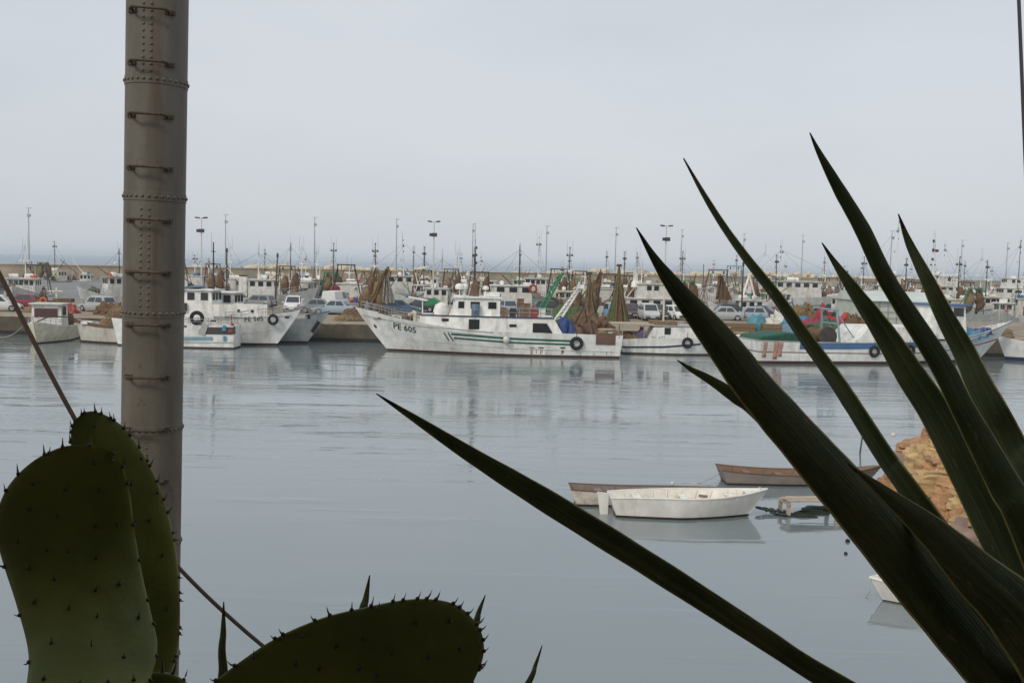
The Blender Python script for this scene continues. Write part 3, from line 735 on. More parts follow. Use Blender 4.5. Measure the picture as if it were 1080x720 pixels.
# rusty boat lying behind the column
def rusty_boat():
    root = empty('fishing_boat', (at(124, 350, 78.2).x, 78.2, 0), R(178))
    tag(root, 'old rust streaked white boat heaped with brown nets, half hidden by the riveted column', 'fishing boat', FB)
    h = Hull(6.6, 2.4, 1.45, 1.8, 1.6, rake=.5, tran=.8, low_bow=.4, full=2.4)
    hull_part(h, [('z', -.4, 1), ('z', .14, 0), ('s', .6, 0), ('s', .85, 2), ('s', 1, 2)], [M_hull_old, M_boot, M_brownpaint], root, deck_drop=.4, n=18)
    for i, (x, y, s_, m) in enumerate(((-.2, .1, (1.0, .8, 1.1), M_net_brown), (.9, .0, (.7, .7, .75), M_net_tan), (-1.3, .2, (.9, .7, 1.2), M_net_tan), (2.0, 0, (.5, .5, .4), M_net_brown))):
        k = MB(); k.blob((x, y, 1.0), s_, seed=i + 12, amp=.5); k.build('net_heap', m, root, smooth='all')
    for x in (-.8, .4, 1.4):
        k = MB(); k.tube([(x, .2, 1.0), (x - 1.2, -.1, 3.1)], .05, 5); k.build('spar', M_wood, root)
    k = MB(); k.box((2.2, .4, 1.55), (.9, .5, .22)); k.build('hatch', M_white, root)
rusty_boat()
# low white boat with a pale blue fender strip
def blue_strip_boat():
    cx = at(217, 350, 76.0).x
    root = empty('fishing_boat', (cx, 76.0, 0), R(180))
    tag(root, 'low white stern of a trawler with pale blue strip and dark work deck opening', 'fishing boat', FB)
    h = Hull(9.6, 2.2, 1.75, 2.1, 1.75, rake=.6, tran=.92, low_bow=.4, low_mid=.93, full=2.4, srake=.0)
    root.location.x = at(250, 350, 76).x - 4.8
    hull_part(h, [('z', -.4, 1), ('z', .12, 0), ('s', .6, 0), ('s', .9, 0), ('s', 1, 2)], [M_hull, M_boot, M_white], root, deck_drop=.6, n=20)
    K = F / 74.9; X = lambda u: -((u - 540) / K - root.location.x); Zp = lambda u, v: CAM_H - (v - hor(u)) / K
    hull_strip(h, [(X(190), Zp(190, 357)), (X(223), Zp(223, 357))], .24, 1, root, M_ltblue, 'blue_strip', 8, proud=.05)
    hull_strip(h, [(X(190), Zp(190, 361)), (X(248), Zp(248, 361.5))], .05, 1, root, M_grey_hull, 'rubbing_strake', 8, proud=.04)
    # dark work opening with frame
    k = MB(); y = h.yat(X(225), 1.2, 1)
    pl = [(X(246), Zp(246, 352.5)), (X(209), Zp(209, 352.5)), (X(207), Zp(207, 341.5)), (X(212), Zp(212, 341.5)), (X(214), Zp(214, 345)), (X(246), Zp(246, 345))]
    k.prism(pl, y - .3, y + .03); k.build('work_opening', M_dark_steel, root)
    k = MB(); k.box((X(213.5), y + .04, Zp(213, 347)), (.5, .1, .9), ry=-.35); k.build('net_roller', M_grey_hull, root)
    k = MB(); k.box((X(236), y + .05, Zp(236, 357)), (.2, .06, .35)); k.prism([(X(233), Zp(233, 349)), (X(238), Zp(238, 349)), (X(237), Zp(237, 343)), (X(234), Zp(234, 343))], y + .03, y + .1); k.build('blue_cloth', M_tarp_cyan, root)
    k = MB(); k.blob((X(242), y - .2, Zp(242, 351)), (.3, .3, .75), seed=3, amp=.4); k.build('red_cloth', M_red, root, smooth=True)
    k = MB(); k.tube([(X(243), y - .3, 1.3), (X(241.5), y - .3, 2.6)], .035, 5); k.build('stanchion', M_red, root)
    # dark slots and tyre
    for u, v in ((208, 338.4), (224, 338.3), (193, 344)): 
        hull_strip(h, [(X(u - 3), Zp(u, v)), (X(u + 3), Zp(u, v))], .11, 1, root, M_black, 'scupper', 3, proud=.03)
    k = MB(); k.torus((X(203), .3, 2.25), .42, .15, 'y', 16, 8); k.build('tyre', M_rubber, root, smooth=True)
    rail(root, h, .02, .5, .45, 6)
blue_strip_boat()
# two bows behind it
def bow_boat(label, u_bow, d, yaw, L, B, hm, stripe, cap, boot, text=None, zb=3.0, zm=1.9, cabin=None, tyres=()):
    bow = at(u_bow, 330, d); r = R(yaw)
    root = empty('fishing_trawler', (bow.x - math.cos(r) * L / 2, d - math.sin(r) * L / 2, 0), r)
    tag(root, label, 'fishing boat', FB)
    h = Hull(L, B, zm, zb, zm + .1, rake=2.3, tran=.8, low_bow=.12, low_mid=.88, full=2.2)
    hull_part(h, [('z', -.4, 1), ('z', .2, 0), ('s', .5, 0), ('s', .84, 2), ('s', .96, 3), ('s', 1, 3)], [hm, boot, stripe, cap], root, deck_drop=.5, n=22)
    return root, h
rb, h2 = bow_boat('white trawler with lettered bow and small grey blue canopy by the wheelhouse', 317, 78.6, -6, 12.5, 3.0, M_hull, M_white, M_hull, M_boot, zb=2.9, zm=2.0)
hull_text(h2, 'PE 585', 2.1, 1.92, .52, -1, 1, rb, slope=.06)
tyre(rb, h2, 4.25, 2.12, -1, .34, .11)
hull_strip(h2, [(1.2, .92), (4.6, 1.45)], .05, -1, rb, M_white, 'rubbing_strake', 10, proud=.05)
hull_strip(h2, [(-.3, .86), (1.3, 1.02)], .09, -1, rb, M_black, 'dark_mark', 6)
hull_strip(h2, [(-.3, 2.05), (5.6, 2.42)], .05, -1, rb, M_grey_hull, 'knuckle_line', 10, proud=.03)
hull_strip(h2, [(5.1, 2.3), (5.4, 2.34)], .2, -1, rb, M_black, 'hawse_pipe', 3)
k = MB(); k.box((0.6, -1.0, 2.75), (5.2, .1, .95)); k.box((.6, .9, 2.75), (5.2, .1, .95)); k.build('upper_bulwark', M_white, rb)
for x in (1.6, 2.7): 
    k = MB(); k.lathe([(.13, -.02), (.13, .02)], 12, (x, -1.06, 2.75), axis='y'); k.build('porthole', M_black, rb)
k = MB(); k.box((-3.0, -1.1, 2.95), (.75, .5, .6)); k.build('winch_box', M_dark_steel, rb)
wheelhouse(rb, -2.9, -.4, 2.2, 1.9, 2.35, M_white, .3, M_white, [(-2.3, .6), (-1.2, .6)], 3, wh=.6, over=.2)
wheelhouse(rb, -5.5, -3.3, 2.2, 1.9, 1.9, M_cloth, .2, M_cloth, [(-3.9, .7)], 0, wh=.6)
k = MB(); k.lathe([(.02, -.1), (.36, -.1), (.36, .1), (.02, .1)], 16, (-4.9, -.9, 3.75), axis='y'); k.build('cable_reel', M_cream, rb)
k = MB(); k.prism([(-3.6, 4.0), (-2.2, 4.42), (-1.9, 4.5), (-2.4, 4.62), (-3.5, 4.3)], -1.2, 1.1); k.build('canopy', mat('grey_blue_canvas', (.13, .19, .26), .8, var=.25), rb)
rail(rb, h2, .55, .9, .55, 7)
mast(rb, -.9, 4.3, 8.1, .08, M_dark_steel, False, 1)
rb, h3 = bow_boat('grey hulled trawler with navy and white gunwale beside the bare quay edge', 348, 81.4, -5, 12.5, 3.2, M_grey_hull, M_grey_hull, M_blue, M_boot, zb=2.75, zm=1.9)
hull_strip(h3, [(3.6, 2.2), (4.4, 2.25)], .3, -1, rb, M_cloth, 'white_emblem', 4)
hull_strip(h3, [(3.3, 2.15), (3.5, 2.15)], .42, -1, rb, M_black, 'dark_mark', 3); hull_strip(h3, [(4.55, 2.25), (4.75, 2.27)], .36, -1, rb, M_black, 'dark_mark', 3)
for x, z in ((2.6, 1.0), (5.1, 1.42)):
    y = h3.yat(x, z, -1); k = MB(); k.tube([(x - .28, y - .12, z - .42), (x + .28, y - .14, z + .42)], [.15, .15], 8); k.build('tube_fender', M_rubber, rb, smooth=True)
wheelhouse(rb, -3.6, -1.2, 2.3, 1.7, 2.3, M_white, .3, None, [(-3.0, .6), (-2.0, .6)], 3)
rail(rb, h3, .6, .95, .5, 7)
# white boat with cabin and open stern, beyond the big trawler's stern
def cabin_boat():
    L = 12.0; x0 = at(654, 360, 79.6).x
    root = empty('fishing_boat', (x0 + L / 2, 80.2, 0), 0)
    tag(root, 'white boat with low sloping cabin, tyre fender and dark blue line along its hull', 'fishing boat', FB)
    h = Hull(L, 3.2, 1.35, 1.9, 1.15, rake=1.6, tran=.85, low_bow=.2, full=2.4)
    hull_part(h, [('z', -.4, 1), ('z', .13, 0), ('s', .5, 0), ('s', .98, 0), ('s', 1, 2)], [M_hull, M_boot, M_white], root, deck_drop=.45, n=24)
    K = F / 78.6; X = lambda u: (u - 540) / K - root.location.x; Zp = lambda u, v: CAM_H - (v - hor(u)) / K
    hull_strip(h, [(X(657), Zp(657, 366.3)), (X(700), Zp(700, 366)), (X(740), Zp(740, 363))], .13, -1, root, M_navy, 'dark_stripe', 12, proud=.04)
    mb = MB(); y = 1.42
    pl = [(X(682), Zp(682, 361.5)), (X(775), Zp(775, 361)), (X(770), Zp(770, 345)), (X(690), Zp(690, 345.2))]
    mb.prism(pl, -y, y); o = mb.build('cabin', M_white, root)
    tr = MB(); tr.box((X(730), 0, Zp(730, 344.5)), (6.2, 2.95, .07)); tr.build('roof', M_grey_hull, o)
    window(o, (X(704.5), -y, Zp(704, 349.2)), (.5, .54), '-y')
    window(o, (X(745), -y, Zp(745, 350)), (.5, .5), '-y')
    V, Fc = text_mesh('PE 475', .42); k = MB()
    for v in V: k.vert((X(687.5) + v.x, -y - .012, Zp(687, 358.2) + v.y))
    for f in Fc: k.face(f)
    k.build('lettering', M_grey_hull, o, recalc=False)
    tyre(root, h, X(725.5), Zp(725, 361.5), -1, .33, .12)
    k = MB(); k.box((X(668), 0, Zp(668, 342.4)), (3.4, 2.6, .12)); 
    for x in (X(657), X(680)): 
        for yy in (-1.2, 1.2): k.tube([(x, yy, 1.1), (x, yy, Zp(668, 342))], .04, 5)
    k.build('awning', M_wood_pale, root)
    k = MB(); k.box((X(702), .1, Zp(702, 342.5)), (2.1, 2.0, .45)); k.build('deck_box', M_net_tan, root)
    k = MB(); k.tube([(X(702.5), 0, Zp(702, 342)), (X(702.5), 0, Zp(702, 307))], [.09, .06], 6); k.build('mast', M_cream, root, smooth=True)
    for i, (u, m, s_) in enumerate(((664, M_net_brown, (.7, .8, .6)), (671, M_net_tan, (.45, .6, .5)))):
        k = MB(); k.blob((X(u), -.3, 1.0), s_, seed=i + 70, amp=.5); k.build('net_heap', m, root, smooth='all')
    k = MB(); k.blob((X(677.5), -.6, .95), (.42, .4, 1.25), seed=9, amp=.35); k.build('purple_cloth', M_purple, root, smooth=True)
cabin_boat()
# long white boat with a blue band
def blue_band_boat():
    L = 24.6; A = Vector((at(788, 370, 74.6).x, 74.8)); Bp = Vector((at(1068, 348, 79.6).x, 79.8)); yaw = math.atan2(Bp.y - A.y, Bp.x - A.x)
    L = (Bp - A).length; c = (A + Bp) / 2
    root = empty('fishing_trawler', (c.x, c.y, 0), yaw)
    tag(root, 'long white trawler with broad blue band and blue roofed wheelhouse behind the agave', 'fishing boat', FB)
    h = Hull(L, 4.6, 1.62, 3.3, 1.75, rake=3.4, tran=.8, low_bow=.12, low_mid=.9, full=2.4, mid=.5)
    hull_part(h, [('z', -.4, 2), ('z', .12, 4), ('z', .22, 0), ('s', .58, 3), ('s', .62, 0), ('s', .66, 0), ('s', .95, 1), ('s', 1, 0)], [M_hull, M_grey_hull, M_boot, M_brownpaint, M_redboot], root, deck_drop=.5, n=32)
    def loc(u, v=None):                                        # photo pixel on the near side -> local (x, z)
        lo, hi = -L / 2, L / 2
        for _ in range(40):
            m = (lo + hi) / 2; p = Vector((m * math.cos(yaw) + 2.2 * math.sin(yaw) + c.x, m * math.sin(yaw) - 2.2 * math.cos(yaw) + c.y))
            if 540 + p.x / p.y * F < u: lo = m
            else: hi = m
        return lo, (CAM_H - (v - hor(u)) * p.y / F if v else 0)
    X = lambda u: loc(u)[0]; Z = lambda u, v: loc(u, v)[1]
    hull_strip(h, [(X(846), 1.33), (X(900), 1.36), (X(968), 1.5)], .46, -1, root, M_blue, 'blue_band', 20, proud=.02)
    # aft shelter with raked end
    mb = MB(); top = Z(930, 345)
    mb.prism([(X(903), 1.5), (X(990), 1.5), (X(990), top), (X(919), top)], -1.95, 1.95); o = mb.build('shelter', M_white, root)
    wo = wheelhouse(root, X(988), X(1027), 3.0, 1.9, Z(1010, 323) - 1.9, M_white, .25, M_blue, [(X(1001), .6), (X(1017), .9)], 3, wh=.65, over=.3, roof_t=.13)
    k = MB(); k.blob((X(1003), -.5, Z(1003, 318)), (.38, .38, 1.25), seed=4, amp=.2); k.build('rolled_tarpaulin', M_orange, root, smooth=True)
    for i, (u, s_) in enumerate(((1036, (1.0, 1.5, .75)), (1047, (1.1, 1.4, .6)), (1056, (1.0, 1.0, .55)))):
        t, kq = h.find(X(u), 2.3); k = MB(); k.blob((X(u), 0, h.sheer(t) - .45), s_, seed=i + 21, amp=.35); k.build('blue_tarpaulin', M_tarp_cyan if i != 2 else M_net_blue, root, smooth=True)
    tyre(root, h, X(923), .98, -1, .34, .12); tyre(root, h, X(960), 1.1, -1, .34, .12)
    rail(root, h, .8, .98, .5, 6)
    # green tarpaulin aft, washing hanging over the side, clutter
    k = MB(); k.prism([(X(800), 1.55), (X(870), 1.55), (X(864), 2.05), (X(838), 2.3), (X(808), 2.0)], -1.5, 1.9); k.build('green_tarpaulin', M_tarp_green, root, bevel=.12)
    for u, wd, ln in ((810, .26, 1.15), (821, .35, 1.3), (826, .28, 1.1)):
        x = X(u); k = MB(); n = 5
        g = [[k.vert((x + wd * (i / 4 - .5) + .03 * math.sin(j), h.yat(x, max(.3, 1.66 - ln * j / n), -1) - .05 - .03 * math.sin(i * 2 + j), 1.66 - ln * j / n)) for i in range(5)] for j in range(n + 1)]
        for j in range(n):
            for i in range(4): k.face((g[j][i], g[j + 1][i], g[j + 1][i + 1], g[j][i + 1]))
        q = k.build('hanging_cloth', mat('faded_pink_cloth', (.46, .24, .19), .9), root, recalc=False, smooth=True); sm = q.modifiers.new('cloth', 'SOLIDIFY'); sm.thickness = .02
    net_drum(root, X(880), 2.0, 2.6, .6, M_net_brown)
    gallows(root, X(893), 2.8, 1.4, 4.0, M_ltblue, lean=.2, r=.08)
    k = MB(); k.box((X(850), 0, 2.2), (.6, 1.6, 1.2)); k.build('winch_box', M_ltblue, root)
    mast(root, X(1000), Z(1010, 317), Z(1010, 317) + 4.6, .09, M_white)
blue_band_boat()
cE = at(1092, 370, 81.4)
rE = empty('fishing_boat', (cE.x, 81.2, 0), R(176)); tag(rE, 'small white boat cut off by the edge of the picture', 'fishing boat', FB)
hE = Hull(6.4, 2.4, 1.5, 2.0, 1.4, rake=1.0, low_bow=.3)
hull_part(hE, [('z', -.4, 1), ('z', .3, 0), ('s', .7, 0), ('s', .95, 2), ('s', 1, 2)], [M_hull, M_navy, M_white], rE, deck_drop=.4, n=16)
wheelhouse(rE, -1.6, .6, 1.7, 1.2, 1.9, side_w=[(-.9, .5), (-.1, .5)])

# ------------------------------------------------------------------ boats in the basin beyond the quay
random.seed(21)
T = trawler
T('white trawler with dark gallows frame, moored beyond the quay behind the dark red car', 27, 124, -78, 12, 4.9, gal=M_dark_steel, gal_h=4.6, wh_at=.55, wh_len=3.4, wh_h=2.1, mast_h=4.5, front_n=5)
T('white fishing boat with tan roof beside the riveted column, beyond the silver car', 121, 123, -140, 9, 3.4, roofm=M_wood_pale, wh_at=.5, wh_len=2.8, wh_h=2.6, mast_h=3.5, mastm=M_dark_steel)
T('small white boat with dark windows far off by the tall lamp post beside the column', 226, 178, 10, 9, 3.0, wh_at=.45, wh_len=2.4, mast_h=3, drum=False, mid=1.3, bow=2.0)
T('white trawler with square white funnel seen above the blue canopied boat', 272, 125, 6, 15, 4.6, wh_at=.55, wh_len=3.4, funnel=True, mast_h=3.6, second=False, mid=2.0, bow=3.4)
T('grey white trawler with thin dark mast behind the white pickup', 302, 140, 165, 13, 4.2, wh_at=.5, mast_h=5.2, mastm=M_dark_steel, gal=M_wood_pale, gal_h=3.4)
T('white boat with tan leaning gallows and white mast, left of the red tank', 334, 146, -80, 11, 4.2, gal=M_wood_pale, gal_h=5, gal_lean=-1.2, mast_h=4.5)
rt, ht_ = T('dark hulled trawler with tall dark gallows and a red tank on deck', 368, 124, 96, 13, 4.8, hullm=M_grey_hull, gal=M_dark_steel, gal_h=5.6, drum_m=M_black, wh_at=.6, mast_h=2.5, gal_lean=.4)
k = MB(); k.lathe([(.2, -.6), (.62, -.5), (.62, .5), (.2, .6)], 14, (-4.6, 1.35, 3.3), axis='x'); k.build('red_tank', M_red, rt, smooth=True)
T('pale trawler with boxy white wheelhouse right of the leaning net spars', 422, 146, 188, 16, 4.8, hullm=M_grey_hull, wh_at=.52, wh_len=4.2, wh_h=2.6, mast_h=5.2, gal=M_dark_steel, gal_h=2.8, mid=2.3, bow=3.6, lean=.3)
T('white trawler with rounded radar domes showing over the green awning', 466, 126, 176, 13, 4.4, wh_at=.55, mast_h=4.0, mastm=M_grey_steel, wh_h=2.0)
rl, hl = T('white two storey trawler with a red lifebuoy on its wheelhouse', 541, 122, 182, 15, 4.8, wh_at=.52, wh_len=5.2, wh_h=2.4, second=False, mast_h=4.8, mastm=M_dark_steel, roofm=M_white, mid=2.0, bow=3.2, ant=3, side_n=3)
k = MB(); k.torus((-2.35, 1.75, 4.0), .42, .12, 'y', 16, 8); k.build('lifebuoy', M_red, rl, smooth=True)
T('white trawler with many small windows behind the green derrick', 568, 148, -100, 14, 5.0, wh_at=.6, wh_len=4, wh_h=3.2, mast_h=6.0, front_n=4, second=False)
T('white trawler with pale arched gallows behind the green derrick tip', 592, 142, 84, 13, 4.6, gal=M_dark_steel, gal_h=5.6, wh_at=.62, mast_h=2.5, gal_lean=.3)
T('brown netted trawler with open dark gallows behind the white derrick', 616, 138, 80, 13, 4.6, hullm=M_hull_old, gal=M_dark_steel, gal_h=5.4, wh_at=.62, mast_h=2.5, gal_lean=.7, drum_m=M_net_tan)
T('rusty trawler with stout brown gallows beside the tallest net cone', 634, 128, 98, 12, 4.4, hullm=M_hull_old, gal=M_rusty, gal_h=5.2, wh_at=.6, mast_h=2.0, gal_lean=-.3)
ry, hy = T('white motor boat with raised white funnel behind the silver people carrier', 692, 124, 4, 14, 4.4, wh_at=.46, wh_len=6.4, wh_h=1.4, funnel=False, second=True, mast_h=2.0, drum=False, mid=1.8, bow=2.6, side_n=4)
k = MB(); k.lathe([(.55, 0), (.5, .6), (.32, .8), (.3, 2.2), (.36, 2.3)], 14, (-2.6, 0, 4.4)); k.build('funnel', M_white, ry, smooth=True)
T('brown netted trawler with rusty bent gallows, beyond the cars behind the broad agave leaf', 738, 140, 100, 14, 4.8, hullm=M_hull_old, gal=M_rusty, gal_h=6.0, wh_at=.66, mast_h=0, gal_lean=1.0, drum_m=M_net_tan)
T('trawler with pale blue gallows frame near the thin dark pole', 764, 150, 92, 13, 4.6, gal=M_ltblue, gal_h=6.6, gal_lean=.2, wh_at=.64, mast_h=2.0)
rm, hm_ = T('white boat with peaked white tripod mast between two agave leaves', 790, 122, 178, 10, 3.8, wh_at=.5, wh_len=3.2, wh_h=1.6, mast_h=0, drum=False)
k = MB()
for dx, dy in ((-.8, 0), (.8, .5), (.8, -.5)): k.tube([(dx, dy, 3.5), (0, 0, 6.2)], .12, 6)
k.build('tripod_mast', M_white, rm)
T('big white ship with a row of square windows, bow toward the tarpaulin shed', 846, 146, 4, 21, 5.6, wh_at=.42, wh_len=8.2, wh_h=2.5, mast_h=5, mid=3.0, bow=4.6, stripe=M_grey_hull, side_n=6, drum=False, front_n=4, second=False)
T('white trawler with dark navy hull lying bow on beside the big white ship', 897, 128, -70, 11, 3.6, hullm=M_navy, wh_at=.45, mast_h=4, wh_h=2.0)
T('white trawler with tall bare masts behind the tarpaulin shed roof', 938, 170, 175, 17, 5.0, wh_at=.5, wh_len=5, wh_h=3.2, mast_h=9, gal=M_white, gal_h=6, second=True)
T('cream trawler with white square gallows left of the orange rolled tarpaulin', 984, 140, 80, 13, 5.0, hullm=M_cream, gal=M_white, gal_h=6.0, gal_lean=.2, wh_at=.6, mast_h=5)
T('white trawler with green upper deck seen over the blue roofed wheelhouse', 1030, 150, 186, 15, 4.8, wh_at=.52, wh_len=4.6, wh_h=2.4, mast_h=6, roofm=M_ltblue, gal=M_white, gal_h=4)
T('small white fishing boat with boxy wheelhouse just beyond the quay at the picture edge', 1060, 121, -120, 9, 3.6, wh_at=.5, wh_len=2.8, wh_h=2.0, mast_h=0, drum=False)
T('far white trawler with stout dark mast near the picture edge', 1068, 185, 178, 16, 5, wh_at=.5, wh_len=5, wh_h=3, mast_h=7, mastm=M_dark_steel, second=True)
T('distant white trawler behind the blue grey ship rail', 1000, 190, 5, 16, 5, wh_at=.5, wh_len=5, wh_h=3, mast_h=6, second=True)
T('distant cream trawler low against the breakwater wall, beyond the big white ship', 800, 185, 178, 15, 4.8, hullm=M_cream, wh_at=.5, wh_len=5, wh_h=2.6, mast_h=6.5)
T('distant white trawler low against the breakwater wall behind the motor boat', 716, 180, 170, 13, 4.5, wh_at=.5, wh_len=4, mast_h=4.5)
T('distant white trawler under the pale boulders beside the main mast', 512, 176, 4, 13, 4.5, wh_at=.5, wh_len=4, mast_h=4)
T('distant grey trawler beyond the white pickup, below the wall', 318, 190, 176, 13, 4.5, wh_at=.5, wh_len=4, mast_h=3.5, hullm=M_grey_hull)
T('distant white trawler low beside the slanting net spars', 452, 186, 8, 12, 4.2, wh_at=.5, wh_len=4, mast_h=3.5)
T('distant trawler hull with tan cabin beyond the lettered bow', 284, 184, 5, 12, 4.2, whm=M_cream, wh_at=.5, wh_len=4, mast_h=4.5, mastm=M_dark_steel)
T('distant small boat at the end of the grey tarmac strip', 92, 199, 8, 8, 2.8, wh_at=.5, wh_len=2.4, wh_h=1.4, mast_h=0, drum=False, mid=1.6, bow=2.2)
T('distant trawler with dark stern frame just right of the column', 204, 150, 80, 11, 4.2, hullm=M_grey_hull, gal=M_dark_steel, gal_h=5.6, wh_at=.6, mast_h=3, gal_lean=.2)

random.seed(77)
fa, _ = T('small distant white trawler in the crowded row under the breakwater wall', 395, 196, 80, 11, 4.0, wh_at=.55, wh_len=3.4, wh_h=2.0, mast_h=5.0, gal=M_rusty, gal_h=4, group='distant trawlers in a row under the breakwater')
fb_, _ = T('distant trawler with cream wheelhouse in the crowded row under the breakwater wall', 640, 200, -82, 12, 4.2, whm=M_cream, wh_at=.5, wh_len=3.6, wh_h=2.2, mast_h=6.0, mastm=M_dark_steel, group='distant trawlers in a row under the breakwater')
for i, (u, d, yw) in enumerate(((436, 198, 95), (486, 205, 84), (548, 200, -90), (600, 206, 88), (672, 204, -84), (752, 214, 86), (775, 208, 92), (828, 220, -88), (868, 214, 85), (908, 230, 95), (926, 205, -85), (960, 224, 88), (1018, 215, -92), (1045, 228, 86))):
    c_ = copy_tree(fa if i % 2 else fb_); q = at(u, 300, d); c_.location = (q.x, d, 0); c_.rotation_euler.z = R(yw)
fc_, _ = T('white trawler with rusty gallows, one of the crowded row beyond the parked cars', 318, 134, 82, 12, 4.2, wh_at=.56, wh_len=3.6, wh_h=2.2, mast_h=5.2, gal=M_rusty, gal_h=5.2, group='trawlers crowded beyond the parked cars')
fd_, _ = T('grey hulled trawler with cream deckhouse, one of the crowded row beyond the parked cars', 395, 132, -86, 11, 4.0, hullm=M_grey_hull, whm=M_cream, wh_at=.5, wh_len=3.2, wh_h=2.0, mast_h=5.6, mastm=M_dark_steel, gal=M_green_frame, gal_h=4.4, group='trawlers crowded beyond the parked cars')
fe_, _ = T('blue striped trawler with dark mast, one of the crowded row beyond the parked cars', 500, 135, 100, 12, 4.2, stripe=M_blue, capm=M_blue, wh_at=.56, wh_len=3.4, wh_h=2.2, mast_h=5.0, mastm=M_dark_steel, gal=M_dark_steel, gal_h=5.0, group='trawlers crowded beyond the parked cars')
for r_, L_ in ((fc_, 12), (fd_, 11), (fe_, 12)):
    for q in (-.9, .5):
        k = MB(); k.blob((-L_ / 2 + 1.1, q, 3.6), (.5, .55, 1.3), seed=q + L_, amp=.6, nu=16, nv=12, flat=False); k.build('hung_net', M_net_brown if q < 0 else M_net_tan, r_, smooth='all')
for i, (u, d, yw) in enumerate(((243, 142, 80), (352, 140, 96), (447, 133, -84), (482, 150, 84), (600, 128, -95), (658, 136, 84), (672, 150, -86), (718, 140, 92), (818, 132, -84), (870, 158, 86), (912, 150, -88), (955, 134, 84), (975, 156, -84), (1008, 132, 95), (1040, 140, -86), (1082, 134, 88), (60, 190, 84))):
    c_ = copy_tree((fc_, fd_, fe_)[i % 3]); q = at(u, 300, d); c_.location = (q.x, d, 0); c_.rotation_euler.z = R(yw)
